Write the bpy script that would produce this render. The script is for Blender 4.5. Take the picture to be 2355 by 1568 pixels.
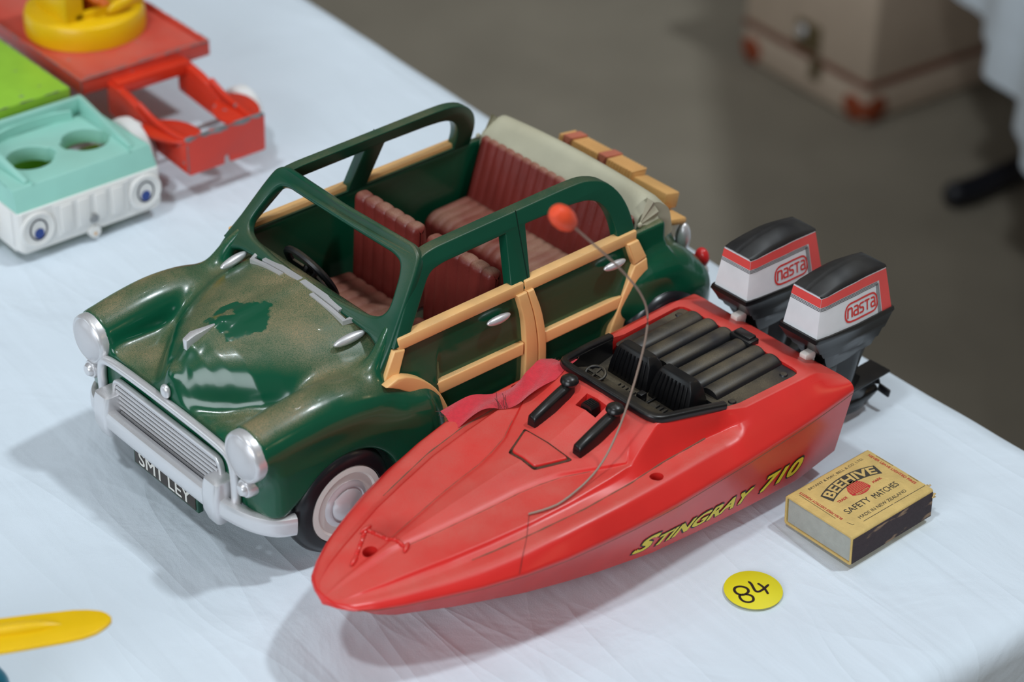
import bpy, bmesh, math, random
import numpy as np
from mathutils import Vector, Matrix, noise

for o in list(bpy.data.objects): bpy.data.objects.remove(o)
random.seed(7)
SC = bpy.context.scene
COL = SC.collection
MM = 0.001
TZ = 0.74                      # height of the table top above the floor
PI = math.pi
R = math.radians

# ------------------------------------------------------------------ camera
cam_d = bpy.data.cameras.new('camera')
cam = bpy.data.objects.new('camera', cam_d)
COL.objects.link(cam)
SC.camera = cam
cam_d.sensor_width = 36.0
cam_d.lens = 76.43
cam_d.clip_start = 0.05
cam_d.clip_end = 60
PITCH, ROLL = R(33.5), R(-1.5)
_r = Vector((1, 0, 0)); _f = Vector((0, math.cos(PITCH), -math.sin(PITCH))); _d = Vector((0, -math.sin(PITCH), -math.cos(PITCH)))
_r2 = _r * math.cos(ROLL) + _d * math.sin(ROLL)
_d2 = -_r * math.sin(ROLL) + _d * math.cos(ROLL)
M = Matrix((_r2, -_d2, -_f)).transposed().to_4x4()
M.translation = Vector((0, 0, TZ + 0.62))
cam.matrix_world = M
cam_d.dof.use_dof = True
cam_d.dof.focus_distance = 0.985
cam_d.dof.aperture_fstop = 7.0

# ------------------------------------------------------------------ world and lights
SC.view_settings.view_transform = 'Standard'
SC.view_settings.look = 'None'
SC.view_settings.gamma = 1
SC.view_settings.use_curve_mapping = False
SC.view_settings.exposure = 0.0
wd = bpy.data.worlds.new('hall'); SC.world = wd
wd.use_nodes = True
wd.node_tree.nodes['Background'].inputs[0].default_value = (0.86, 0.80, 0.76, 1)
wd.node_tree.nodes['Background'].inputs[1].default_value = 0.11

def lamp(name, direction, dist, size, power, color, shape='DISK', target=(0.0, 0.87, 0.0), size_y=None):
    d = bpy.data.lights.new(name, 'AREA'); d.shape = shape; d.size = size
    if size_y: d.size_y = size_y
    d.energy = power; d.color = color
    o = bpy.data.objects.new(name, d); COL.objects.link(o)
    v = Vector(direction).normalized()
    o.location = Vector(target) + Vector((0, 0, TZ)) + v * dist
    o.rotation_euler = (-v).to_track_quat('-Z', 'Y').to_euler()
    return o
lamp('ceiling_lamp', (0.44, 0.06, 0.96), 5.0, 0.34, 90, (0.87, 0.95, 1.0))
lamp('ceiling_lamp', (-0.25, -0.36, 1.0), 5.0, 0.34, 64, (0.87, 0.95, 1.0))
lamp('ceiling_fill', (0.0, 0.0, 1.0), 4.4, 7.0, 16, (0.93, 0.97, 1.0), 'RECTANGLE', size_y=7.0)  # unseen overhead fill, added in place of ceiling bounce
for _d in ((-0.16, 0.30, 1.0), (0.10, 0.34, 1.0), (0.32, 0.38, 1.0), (0.62, 0.30, 0.9), (-0.42, 0.22, 1.0)):
    lamp('spot_lamp', _d, 4.6, 0.09, 4.2, (0.90, 0.96, 1.0))
lamp('warm_lamp', (0.85, 0.15, 0.45), 2.6, 0.05, 1.0, (1.0, 0.72, 0.40))
lamp('warm_lamp', (0.70, -0.55, 0.45), 2.8, 0.05, 0.8, (1.0, 0.74, 0.45))
lamp('soft_fill', (-0.42, -0.85, 0.42), 4.2, 2.6, 84, (0.87, 0.94, 1.0), 'RECTANGLE', size_y=1.6)  # frontal fill added behind the camera to brighten upright faces
lamp('soft_fill', (-0.9, -0.35, 0.35), 4.0, 1.6, 10, (0.80, 0.92, 1.0), 'RECTANGLE', target=(0.3, 1.9, -0.3), size_y=1.2)  # fill added from the left to brighten the suitcase

# ------------------------------------------------------------------ materials
def lin(c):
    return tuple(((x / 255) / 12.92 if x / 255 <= 0.04045 else ((x / 255 + 0.055) / 1.055) ** 2.4) for x in c)
def NN(nt, typ, **kw):
    n = nt.nodes.new(typ)
    for k, v in kw.items():
        if k.startswith('i_'): n.inputs[k[2:].replace('_', ' ')].default_value = v
        else: setattr(n, k, v)
    return n
def ramp(nt, fac, a, b, ca=(0, 0, 0, 1), cb=(1, 1, 1, 1)):
    n = nt.nodes.new('ShaderNodeValToRGB')
    n.color_ramp.elements[0].position = a; n.color_ramp.elements[0].color = ca
    n.color_ramp.elements[1].position = b; n.color_ramp.elements[1].color = cb
    nt.links.new(fac, n.inputs[0]); return n.outputs[0]
def math_n(nt, op, a, b=None):
    n = nt.nodes.new('ShaderNodeMath'); n.operation = op; n.use_clamp = False
    for i, v in enumerate((a, b)):
        if v is None: continue
        if isinstance(v, (int, float)): n.inputs[i].default_value = v
        else: nt.links.new(v, n.inputs[i])
    return n.outputs[0]
def mixc(nt, fac, a, b):
    n = nt.nodes.new('ShaderNodeMix'); n.data_type = 'RGBA'
    if isinstance(fac, (int, float)): n.inputs[0].default_value = fac
    else: nt.links.new(fac, n.inputs[0])
    for sock, v in ((n.inputs[6], a), (n.inputs[7], b)):
        if isinstance(v, tuple): sock.default_value = (*v[:3], 1)
        else: nt.links.new(v, sock)
    return n.outputs[2]
DUST = lin((150, 122, 88))
def mat(name, rgb, rough=0.4, metal=0.0, coat=0.0, var=0.05, vscale=60, bump=0.0, bscale=400, dust=0.0, dscale=220, dust_lo=0.45,
        dust_rgb=None, blotch=(0.28, 0.68), grain=0.65, spec=0.5, wipe=None, sheen=0.0, trans=0.0, sss=0.0, chips=None):
    m = bpy.data.materials.new(name); m.use_nodes = True
    nt = m.node_tree; b = nt.nodes['Principled BSDF']
    tc = nt.nodes.new('ShaderNodeTexCoord')
    base = lin(rgb)
    nz = NN(nt, 'ShaderNodeTexNoise', i_Scale=vscale, i_Detail=4.0); nt.links.new(tc.outputs['Object'], nz.inputs['Vector'])
    col = mixc(nt, ramp(nt, nz.outputs[0], 0.3, 0.7), tuple(c * (1 - var) for c in base), tuple(min(1, c * (1 + var)) for c in base))
    rgh = None
    if chips is not None:
        col, cm = chips(nt, tc, col)
    if dust > 0:
        geo = nt.nodes.new('ShaderNodeNewGeometry')
        sx = nt.nodes.new('ShaderNodeSeparateXYZ'); nt.links.new(geo.outputs['Normal'], sx.inputs[0])
        up = ramp(nt, sx.outputs[2], dust_lo, 0.95)
        n1 = NN(nt, 'ShaderNodeTexNoise', i_Scale=dscale * 0.12, i_Detail=3.0); nt.links.new(tc.outputs['Object'], n1.inputs['Vector'])
        n2 = NN(nt, 'ShaderNodeTexNoise', i_Scale=dscale * 11, i_Detail=3.0); nt.links.new(tc.outputs['Object'], n2.inputs['Vector'])
        f = math_n(nt, 'MULTIPLY', ramp(nt, n1.outputs[0], blotch[0], blotch[1]), math_n(nt, 'ADD', math_n(nt, 'MULTIPLY', ramp(nt, n2.outputs[0], 0.40, 0.62), grain), 1.0 - grain))
        f = math_n(nt, 'MULTIPLY', f, up)
        f = math_n(nt, 'MULTIPLY', f, dust)
        if wipe: f = math_n(nt, 'MULTIPLY', f, wipe(nt, tc))
        fc = nt.nodes.new('ShaderNodeClamp'); nt.links.new(f, fc.inputs[0]); f = fc.outputs[0]
        col = mixc(nt, f, col, lin(dust_rgb) if dust_rgb else DUST)
        rr = nt.nodes.new('ShaderNodeMix'); nt.links.new(f, rr.inputs[0]); rr.inputs[2].default_value = rough; rr.inputs[3].default_value = 0.85
        rgh = rr.outputs[0]
    nt.links.new(col, b.inputs['Base Color'])
    if rgh is not None: nt.links.new(rgh, b.inputs['Roughness'])
    else: b.inputs['Roughness'].default_value = rough
    b.inputs['Metallic'].default_value = metal
    b.inputs['Specular IOR Level'].default_value = spec
    b.inputs['Coat Weight'].default_value = coat
    b.inputs['Coat Roughness'].default_value = 0.06
    if sheen: b.inputs['Sheen Weight'].default_value = sheen
    if trans: b.inputs['Transmission Weight'].default_value = trans
    if sss:
        b.inputs['Subsurface Weight'].default_value = sss; b.inputs['Subsurface Radius'].default_value = (1, 0.8, 0.6); b.inputs['Subsurface Scale'].default_value = 0.003
    if bump > 0:
        nb = NN(nt, 'ShaderNodeTexNoise', i_Scale=bscale, i_Detail=5.0); nt.links.new(tc.outputs['Object'], nb.inputs['Vector'])
        bp = NN(nt, 'ShaderNodeBump', i_Strength=bump, i_Distance=0.001); nt.links.new(nb.outputs[0], bp.inputs['Height'])
        nt.links.new(bp.outputs[0], b.inputs['Normal'])
    return m

def wipe_hood(nt, tc):
    # a patch of the bonnet wiped clean by fingers: less dust around one spot, with ragged edges
    mp = NN(nt, 'ShaderNodeMapping'); mp.inputs['Location'].default_value = (-0.004, -0.004, -0.09)
    nt.links.new(tc.outputs['Object'], mp.inputs[0])
    s = NN(nt, 'ShaderNodeVectorMath', operation='MULTIPLY'); s.inputs[1].default_value = (60, 62, 20); nt.links.new(mp.outputs[0], s.inputs[0])
    nz = NN(nt, 'ShaderNodeTexNoise', i_Scale=95.0, i_Detail=3.0); nt.links.new(tc.outputs['Object'], nz.inputs['Vector'])
    le = NN(nt, 'ShaderNodeVectorMath', operation='LENGTH'); nt.links.new(s.outputs[0], le.inputs[0])
    v = math_n(nt, 'ADD', le.outputs['Value'], math_n(nt, 'MULTIPLY', math_n(nt, 'SUBTRACT', nz.outputs[0], 0.5), 1.9))
    return ramp(nt, v, 0.62, 0.72)
def chips_red(nt, tc, col):
    # bare grey metal where the red paint has chipped off along the top edge of the bumper and in a few spots
    sx = nt.nodes.new('ShaderNodeSeparateXYZ'); nt.links.new(tc.outputs['Object'], sx.inputs[0])
    nz = NN(nt, 'ShaderNodeTexNoise', i_Scale=130.0, i_Detail=4.0); nt.links.new(tc.outputs['Object'], nz.inputs['Vector'])
    edge = math_n(nt, 'MULTIPLY', math_n(nt, 'SUBTRACT', sx.outputs[2], 0.0365), 160.0)
    f = math_n(nt, 'ADD', nz.outputs[0], math_n(nt, 'MAXIMUM', math_n(nt, 'MINIMUM', edge, 0.30), -0.02))
    f = ramp(nt, f, 0.70, 0.72)
    return mixc(nt, f, col, lin((122, 124, 126))), f
def chips_fine(nt, tc, col):
    nz = NN(nt, 'ShaderNodeTexNoise', i_Scale=160.0, i_Detail=5.0); nt.links.new(tc.outputs['Object'], nz.inputs['Vector'])
    f = ramp(nt, nz.outputs[0], 0.685, 0.70)
    return mixc(nt, f, col, lin((120, 118, 118))), f

MT = {}
MT['green'] = mat('green_gloss_plastic', (14, 80, 55), 0.17, coat=0.15, var=0.04, dust=1.0, dust_lo=0.60, dscale=300, dust_rgb=(160, 134, 98), grain=0.8, wipe=wipe_hood)
MT['green_frame'] = mat('green_frame_plastic', (12, 72, 52), 0.28, var=0.06, dust=0.4, dust_lo=0.45, dscale=300)
MT['green_inside'] = mat('green_inner_plastic', (8, 40, 30), 0.35, var=0.05, dust=0.4)
MT['cream'] = mat('cream_wood_plastic', (246, 192, 126), 0.38, var=0.05, vscale=40, dust=0.7, dust_lo=0.80, dscale=420, sss=0.08)
MT['silver'] = mat('silver_paint', (224, 223, 225), 0.30, metal=0.55, var=0.03, dust=0.45, dust_lo=0.55, dust_rgb=(150, 135, 120))
MT['silver_lens'] = mat('silver_lens_paint', (208, 207, 210), 0.38, metal=0.3, var=0.03)
MT['maroon'] = mat('maroon_vinyl', (124, 46, 40), 0.36, var=0.10, vscale=80, dust=1.0, dust_lo=0.40, dscale=330, dust_rgb=(164, 132, 108), bump=0.15, bscale=900)
MT['hood_cloth'] = mat('grey_cream_hood_plastic', (188, 184, 160), 0.5, var=0.05, vscale=90, dust=0.4, dscale=260, dust_rgb=(165, 150, 118))
MT['black_rubber'] = mat('black_tyre_rubber', (20, 21, 25), 0.28, var=0.08)
MT['black'] = mat('black_plastic', (17, 17, 19), 0.30, var=0.10, dust=0.16, dscale=400, dust_rgb=(110, 100, 82))
MT['black_lid'] = mat('black_lid_plastic', (20, 20, 23), 0.45, var=0.15, dust=0.35, dscale=500, dust_rgb=(90, 86, 78))
MT['black_dusty'] = mat('dusty_black_plastic', (24, 24, 27), 0.42, var=0.12, dust=0.55, dust_lo=0.55, dscale=420, dust_rgb=(140, 124, 94))
MT['white_wheel'] = mat('white_wall_plastic', (226, 220, 214), 0.4, var=0.03)
MT['basket'] = mat('tan_basket_plastic', (222, 170, 104), 0.5, var=0.06, bump=0.25, bscale=700)
MT['basket_red'] = mat('faded_red_strap', (196, 112, 88), 0.5)
MT['red_lamp'] = mat('red_lamp_plastic', (200, 40, 40), 0.25)
MT['plate_dark'] = mat('number_plate_dark', (58, 50, 44), 0.5)
MT['plate_letter'] = mat('number_plate_letter', (226, 222, 214), 0.5)
MT['boat'] = mat('red_boat_plastic', (216, 46, 42), 0.27, var=0.06, vscale=35, dust=0.75, dust_lo=0.80, dscale=420, dust_rgb=(196, 130, 114), blotch=(0.0, 1.0), sss=0.06)  # pale upward film: dust plus the deck's sheen, put into the colour
MT['boat_dark'] = mat('boat_groove_dust', (120, 84, 66), 0.8)
MT['ribbon'] = mat('red_woven_ribbon', (206, 32, 50), 0.75, var=0.10, vscale=500, bump=0.5, bscale=1600, sheen=0.3)
MT['thread'] = mat('frayed_brown_thread', (96, 46, 42), 0.8)
MT['cowl_white'] = mat('white_cowl_plastic', (236, 237, 240), 0.38, var=0.04, vscale=90)
MT['band_red'] = mat('coral_printed_band', (238, 84, 80), 0.42, var=0.05)
MT['ink'] = mat('black_print', (26, 24, 26), 0.5)
MT['ink_soft'] = mat('faded_black_print', (58, 54, 46), 0.7, var=0.3, vscale=900)
MT['logo_red'] = mat('red_logo_print', (224, 60, 56), 0.45)
MT['yellow_print'] = mat('yellow_decal_print', (236, 216, 44), 0.4)
MT['clip'] = mat('ivory_clip_plastic', (244, 236, 228), 0.4, sss=0.1)
MT['wire'] = mat('grey_aerial_wire', (150, 130, 116), 0.5)
MT['orange'] = mat('orange_aerial_tip', (242, 84, 48), 0.45, sss=0.15)
MT['kraft'] = mat('yellowed_matchbox_card', (206, 176, 108), 0.75, var=0.10, vscale=140, bump=0.3, bscale=900)
MT['kraft_edge'] = mat('worn_card_edge', (196, 168, 116), 0.85, var=0.2, vscale=300, bump=0.5, bscale=1200)
MT['tray'] = mat('grey_card_tray', (166, 168, 160), 0.85, var=0.06, vscale=250, bump=0.3, bscale=1200)
def chips_strike(nt, tc, col):
    mp = NN(nt, 'ShaderNodeMapping'); mp.inputs['Scale'].default_value = (60, 400, 200); nt.links.new(tc.outputs['Object'], mp.inputs[0])
    nz = NN(nt, 'ShaderNodeTexNoise', i_Scale=1.0, i_Detail=5.0); nt.links.new(mp.outputs[0], nz.inputs['Vector'])
    f = ramp(nt, nz.outputs[0], 0.60, 0.68)
    return mixc(nt, f, col, lin((150, 122, 96))), f
MT['striker'] = mat('dark_striking_strip', (58, 46, 50), 0.85, var=0.15, vscale=500, bump=0.4, bscale=1500, chips=chips_strike)
MT['print_red'] = mat('red_label_print', (188, 36, 42), 0.7, var=0.1, vscale=500)
MT['sticker'] = mat('yellow_paper_sticker', (224, 212, 26), 0.6, var=0.02)
MT['pen'] = mat('black_marker_ink', (34, 22, 24), 0.45, var=0.2, vscale=300)
MT['truck_red'] = mat('chipped_red_paint', (214, 52, 30), 0.30, coat=0.2, var=0.04, chips=chips_red)
MT['truck_plain'] = mat('red_chassis_paint', (214, 54, 30), 0.30, coat=0.2, var=0.05, chips=chips_fine)
MT['bed_red'] = mat('red_bed_paint', (204, 64, 46), 0.36, coat=0.1, var=0.06, dust=0.5, dust_lo=0.8, dust_rgb=(190, 130, 116), chips=chips_fine)
MT['mint'] = mat('mint_plastic', (150, 206, 192), 0.45, var=0.03, dust=0.15, dust_lo=0.8)
MT['white_plastic'] = mat('off_white_plastic', (232, 230, 226), 0.40, var=0.02, sss=0.08)
MT['white_tyre'] = mat('translucent_white_wheel', (230, 228, 226), 0.5, sss=0.2, var=0.02)
MT['lime'] = mat('lime_bed_paint', (146, 196, 58), 0.38, var=0.05, chips=chips_fine)
MT['lime_plastic'] = mat('lime_plastic', (160, 214, 40), 0.4)
MT['yellow'] = mat('yellow_plastic', (236, 190, 10), 0.32, var=0.04, sss=0.08)
MT['orange_fig'] = mat('orange_brown_plastic', (206, 100, 22), 0.35, sss=0.08)
MT['eye_blue'] = mat('blue_eye_print', (36, 66, 140), 0.45)
MT['eye_line'] = mat('navy_eye_outline', (24, 28, 54), 0.45)
MT['worn'] = mat('bare_grey_metal', (116, 114, 114), 0.55, metal=0.3, var=0.15, vscale=300)
MT['rivet'] = mat('grey_rivet_metal', (150, 150, 150), 0.4, metal=0.5)
MT['teal'] = mat('teal_plastic', (24, 112, 140), 0.35)
MT['suitcase'] = mat('beige_vellum_suitcase', (196, 176, 156), 0.6, var=0.05, vscale=18)
MT['tan_leather'] = mat('tan_leather_corner', (150, 66, 34), 0.55, var=0.12, vscale=60)
MT['trim_leather'] = mat('brown_leather_trim', (122, 66, 48), 0.6)
MT['brass'] = mat('tarnished_brass', (120, 106, 78), 0.45, metal=0.6, var=0.15)
MT['metal_black'] = mat('black_painted_tube', (24, 26, 34), 0.4)
MT['wood'] = mat('table_wood', (150, 116, 80), 0.6)

def cloth_mat(name, rgb):
    m = mat(name, rgb, 0.9, var=0.02, vscale=9, sheen=0.1, spec=0.2)
    nt = m.node_tree; b = nt.nodes['Principled BSDF']; tc = nt.nodes.new('ShaderNodeTexCoord')
    n1 = NN(nt, 'ShaderNodeTexNoise', i_Scale=16.0, i_Detail=4.0, i_Distortion=0.8); nt.links.new(tc.outputs['Object'], n1.inputs['Vector'])
    mp = NN(nt, 'ShaderNodeMapping'); mp.inputs['Rotation'].default_value = (0, 0, R(38)); mp.inputs['Scale'].default_value = (3.0, 40.0, 3.0); nt.links.new(tc.outputs['Object'], mp.inputs[0])
    n2 = NN(nt, 'ShaderNodeTexNoise', i_Scale=1.0, i_Detail=3.0, i_Distortion=0.6); nt.links.new(mp.outputs[0], n2.inputs['Vector'])
    n3 = NN(nt, 'ShaderNodeTexNoise', i_Scale=2200.0, i_Detail=2.0); nt.links.new(tc.outputs['Object'], n3.inputs['Vector'])
    h = math_n(nt, 'ADD', math_n(nt, 'MULTIPLY', n1.outputs[0], 0.9), math_n(nt, 'MULTIPLY', n2.outputs[0], 0.5))
    for rot, sx_, sy_, wt in ((35, 2.2, 11.0, 0.17), (-48, 2.6, 9.0, 0.13), (82, 4.0, 16.0, 0.10), (8, 3.0, 13.0, 0.11)):
        mq = NN(nt, 'ShaderNodeMapping'); mq.inputs['Rotation'].default_value = (0, 0, R(rot)); mq.inputs['Scale'].default_value = (sx_, sy_, 2.0); nt.links.new(tc.outputs['Object'], mq.inputs[0])
        n4 = NN(nt, 'ShaderNodeTexNoise', i_Scale=1.0, i_Detail=1.5, i_Distortion=0.25); nt.links.new(mq.outputs[0], n4.inputs['Vector'])
        rd = math_n(nt, 'SUBTRACT', 1.0, math_n(nt, 'MULTIPLY', math_n(nt, 'ABSOLUTE', math_n(nt, 'SUBTRACT', n4.outputs[0], 0.56)), 2.0))
        h = math_n(nt, 'ADD', h, math_n(nt, 'MULTIPLY', math_n(nt, 'POWER', rd, 22.0), wt))
    h = math_n(nt, 'ADD', h, math_n(nt, 'MULTIPLY', n3.outputs[0], 0.03))
    bp = NN(nt, 'ShaderNodeBump', i_Strength=0.42, i_Distance=0.007); nt.links.new(h, bp.inputs['Height']); nt.links.new(bp.outputs[0], b.inputs['Normal'])
    return m
MT['cloth'] = cloth_mat('white_cotton_cloth', (214, 224, 233))
MT['carpet'] = mat('grey_brown_carpet', (136, 128, 114), 0.95, var=0.10, vscale=5, bump=0.6, bscale=260, spec=0.1)

# ------------------------------------------------------------------ mesh helpers (all in millimetres)
def npvf(bm):
    bm.verts.index_update()
    V = np.array([v.co[:] for v in bm.verts], float).reshape(-1, 3); F = [[v.index for v in f.verts] for f in bm.faces]
    bm.free(); return V, F
def join(*parts):
    V = []; F = []; n = 0
    for v, f in parts:
        v = np.asarray(v, float).reshape(-1, 3)
        V.append(v); F += [[i + n for i in q] for q in f]; n += len(v)
    return np.vstack(V), F
def mv(vf, t=(0, 0, 0), rot=None, s=None):
    V, F = vf; V = np.array(V, float)
    if s is not None: V = V * np.array(s, float)
    if rot is not None:
        m = np.array(Matrix.Rotation(rot[0], 3, rot[1])); V = V @ m.T
    return V + np.array(t, float), F
def mirror_y(vf):
    V, F = vf; return np.array(V) * [1, -1, 1], [q[::-1] for q in F]
def both(vf): return join(vf, mirror_y(vf))
def obj(name, vf, m, parent=None, sharp=38, smooth=True):
    V, F = vf
    me = bpy.data.meshes.new(name)
    me.from_pydata((np.asarray(V) * MM).tolist(), [], [list(map(int, q)) for q in F])
    me.update()
    if smooth:
        me.shade_smooth()
        if sharp < 179: me.set_sharp_from_angle(angle=R(sharp))
    me.materials.append(m)
    o = bpy.data.objects.new(name, me); COL.objects.link(o)
    if parent: o.parent = parent
    return o
def tag(o, label, cat, group=None, kind=None):
    if label: o['label'] = label
    if cat: o['category'] = cat
    if group: o['group'] = group
    if kind: o['kind'] = kind
    return o
def thing(name, label, cat, loc, rz=0.0, scale=1.0, group=None):
    o = bpy.data.objects.new(name, None); COL.objects.link(o)
    o.empty_display_size = 0.02
    o.location = loc; o.rotation_euler = (0, 0, rz); o.scale = (scale,) * 3
    return tag(o, label, cat, group)
def box(sx, sy, sz, c=(0, 0, 0), r=0.0, seg=2):
    bm = bmesh.new(); bmesh.ops.create_cube(bm, size=1)
    bmesh.ops.scale(bm, vec=(sx, sy, sz), verts=bm.verts)
    if r > 0: bmesh.ops.bevel(bm, geom=bm.edges[:], offset=r, segments=seg, affect='EDGES', profile=0.5)
    bmesh.ops.translate(bm, vec=c, verts=bm.verts); return npvf(bm)
def bevel(vf, r, seg=2, ang=30):
    V, F = vf; bm = bmesh.new(); vs = [bm.verts.new(v) for v in V]
    for q in F:
        try: bm.faces.new([vs[i] for i in q])
        except ValueError: pass
    bmesh.ops.remove_doubles(bm, verts=bm.verts, dist=1e-4)
    bmesh.ops.recalc_face_normals(bm, faces=bm.faces)
    es = [e for e in bm.edges if len(e.link_faces) == 2 and e.calc_face_angle(0) > R(ang)]
    bmesh.ops.bevel(bm, geom=es, offset=r, segments=seg, affect='EDGES', profile=0.5, clamp_overlap=True); return npvf(bm)
def resample(pts, n, closed=False):
    P = np.array(pts, float)
    if closed: P = np.vstack([P, P[:1]])
    d = np.r_[0, np.cumsum(np.linalg.norm(np.diff(P, axis=0), axis=1))]
    s = np.linspace(0, d[-1], n + 1)[:-1] if closed else np.linspace(0, d[-1], n)
    return np.stack([np.interp(s, d, P[:, k]) for k in range(P.shape[1])], 1)
def smooth_path(pts, n, it=2, closed=False):
    P = np.array(pts, float)
    for _ in range(it):
        if closed:
            Q = np.roll(P, -1, 0); P = np.stack([0.75 * P + 0.25 * Q, 0.25 * P + 0.75 * Q], 1).reshape(-1, P.shape[1])
        else:
            a, b = P[:-1], P[1:]; Q = np.stack([0.75 * a + 0.25 * b, 0.25 * a + 0.75 * b], 1).reshape(-1, P.shape[1])
            Q[0] = P[0]; Q[-1] = P[-1]; P = Q
    return resample(P, n, closed)
def tube(path, r, n=10, closed=False, sec=None, up=(0, 0, 1), caps=True):
    P = np.array(path, float); L = len(P)
    rr = np.full(L, r, float) if np.isscalar(r) else np.array(r, float)
    T = (np.roll(P, -1, 0) - np.roll(P, 1, 0)) if closed else np.gradient(P, axis=0)
    T /= np.linalg.norm(T, axis=1)[:, None] + 1e-12
    if sec is None:
        a = np.arange(n) * 2 * PI / n; S = np.stack([np.cos(a), np.sin(a)], 1)
    else: S = np.array(sec, float); n = len(S)
    V = []
    U = np.array(up, float)
    for i in range(L):
        s = np.cross(T[i], U)
        if np.linalg.norm(s) < 1e-3: s = np.cross(T[i], [1, 0.2, 0])
        s /= np.linalg.norm(s); u = np.cross(s, T[i])
        V.append(P[i] + rr[i] * (S[:, :1] * s + S[:, 1:] * u))
    V = np.vstack(V); F = []
    for i in range(L if closed else L - 1):
        j = (i + 1) % L
        for k in range(n):
            k2 = (k + 1) % n; F.append([i * n + k, i * n + k2, j * n + k2, j * n + k])
    if not closed and caps: F += [list(range(n))[::-1], [(L - 1) * n + k for k in range(n)]]
    F = [q[::-1] for q in F]
    return V, F
def lathe(prof, n=32):
    # profile of (r, h) about z
    V = []; F = []; m = len(prof)
    for i in range(n):
        a = 2 * PI * i / n
        for r_, h in prof: V.append((r_ * math.cos(a), r_ * math.sin(a), h))
    for i in range(n):
        j = (i + 1) % n
        for k in range(m - 1): F.append([i * m + k, j * m + k, j * m + k + 1, i * m + k + 1])
    if prof[0][0] > 1e-6: F.append([i * m for i in range(n)][::-1])
    if prof[-1][0] > 1e-6: F.append([i * m + m - 1 for i in range(n)])
    return np.array(V, float), F
def fillet(pts, rad, n=5, closed=True):
    P = [np.array(p, float) for p in pts]; out = []; L = len(P)
    for i in range(L):
        r_ = rad[i] if hasattr(rad, '__len__') else rad
        if not closed and i in (0, L - 1): out.append(P[i]); continue
        a, b, c = P[i - 1], P[i], P[(i + 1) % L]
        u = a - b; v = c - b; lu, lv = np.linalg.norm(u), np.linalg.norm(v)
        if r_ <= 0 or lu < 1e-6 or lv < 1e-6: out += [b] * (n if not closed else 1); continue
        t = min(r_, lu * 0.48, lv * 0.48); p0 = b + u / lu * t; p1 = b + v / lv * t
        for k in range(n):
            s = k / (n - 1); out.append((1 - s) ** 2 * p0 + 2 * s * (1 - s) * b + s * s * p1)
    return np.array(out)
def plate(loops, t, bev=0.0, seg=2):
    # flat plate in XY with holes, thickness t centred on z=0
    cu = bpy.data.curves.new('plate', 'CURVE'); cu.dimensions = '2D'; cu.fill_mode = 'BOTH' if t > 0 else 'FRONT'
    cu.extrude = max(0, t / 2 - bev); cu.bevel_depth = bev; cu.bevel_resolution = seg; cu.offset = -bev
    for lp in loops:
        sp = cu.splines.new('POLY'); sp.points.add(len(lp) - 1); sp.use_cyclic_u = True
        for p, q in zip(sp.points, lp): p.co = (q[0], q[1], 0, 1)
    o = bpy.data.objects.new('plate', cu); me = o.to_mesh()
    V = np.array([v.co[:] for v in me.vertices]).reshape(-1, 3); F = [list(p.vertices) for p in me.polygons]
    o.to_mesh_clear(); bpy.data.objects.remove(o); bpy.data.curves.remove(cu)
    return weld(V, F)
def weld(V, F):
    bm = bmesh.new(); vs = [bm.verts.new(v) for v in V]
    for q in F:
        try: bm.faces.new([vs[i] for i in q])
        except ValueError: pass
    bmesh.ops.remove_doubles(bm, verts=bm.verts, dist=1e-4); bmesh.ops.recalc_face_normals(bm, faces=bm.faces); return npvf(bm)
def text2d(body, size, shear=0.0, off=0.0, space=1.0, ext=0.0, align='LEFT'):
    cu = bpy.data.curves.new('text', 'FONT'); cu.body = body; cu.size = size; cu.shear = shear; cu.offset = off
    cu.space_character = space; cu.fill_mode = 'FRONT' if ext == 0 else 'BOTH'; cu.extrude = ext; cu.align_x = align; cu.resolution_u = 4
    o = bpy.data.objects.new('text', cu); me = o.to_mesh()
    V = np.array([v.co[:] for v in me.vertices]).reshape(-1, 3); F = [list(p.vertices) for p in me.polygons]
    o.to_mesh_clear(); bpy.data.objects.remove(o); bpy.data.curves.remove(cu)
    return V, F
def fit_text(body, x0, x1, y0, h, shear=0.0, off=0.0, space=1.0):
    # one line of flat lettering fitted to a box; off thickens the strokes by overlaying shifted copies
    V, F = text2d(body, 1.0, shear, 0.0, space); V = V.copy(); o_ = off * 0.75
    if o_ > 0: V, F = join(*[(V + [dx, dy, .012 * k], F) for k, (dx, dy) in enumerate(((-o_, -o_), (o_, -o_), (o_, o_), (-o_, o_)))])
    lo, hi = V[:, 0].min(), V[:, 0].max(); b0, b1 = V[:, 1].min(), V[:, 1].max()
    V[:, 0] = x0 + (V[:, 0] - lo) / (hi - lo) * (x1 - x0); V[:, 1] = y0 + (V[:, 1] - b0) / (b1 - b0) * h
    return V, F
def stroke(pts, w, closed=False, n=None):
    # flat ribbon along a 2D polyline with round joins
    P = np.array(pts, float); P = np.vstack([P, P[:1]]) if closed else P
    w = np.full(len(P), w, float) if np.isscalar(w) else np.array(w, float)
    V = []; F = []; zz = []
    for i in range(len(P) - 1):
        a, b = P[i], P[i + 1]; d = b - a; L = np.linalg.norm(d)
        if L < 1e-9: continue
        nrm = np.array([-d[1], d[0]]) / L; k = len(V)
        V += [a + nrm * w[i] / 2, a - nrm * w[i] / 2, b - nrm * w[i + 1] / 2, b + nrm * w[i + 1] / 2]; F.append([k, k + 1, k + 2, k + 3]); zz += [.006 * (i % 3)] * 4
    for i, p in enumerate(P):
        k = len(V); m = 10
        V += [p + w[i] / 2 * np.array([math.cos(2 * PI * j / m), math.sin(2 * PI * j / m)]) for j in range(m)]; F.append(list(range(k, k + m))); zz += [.02 + .006 * (i % 5)] * m
    V = np.array(V); return np.c_[V, np.array(zz)], F
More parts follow.
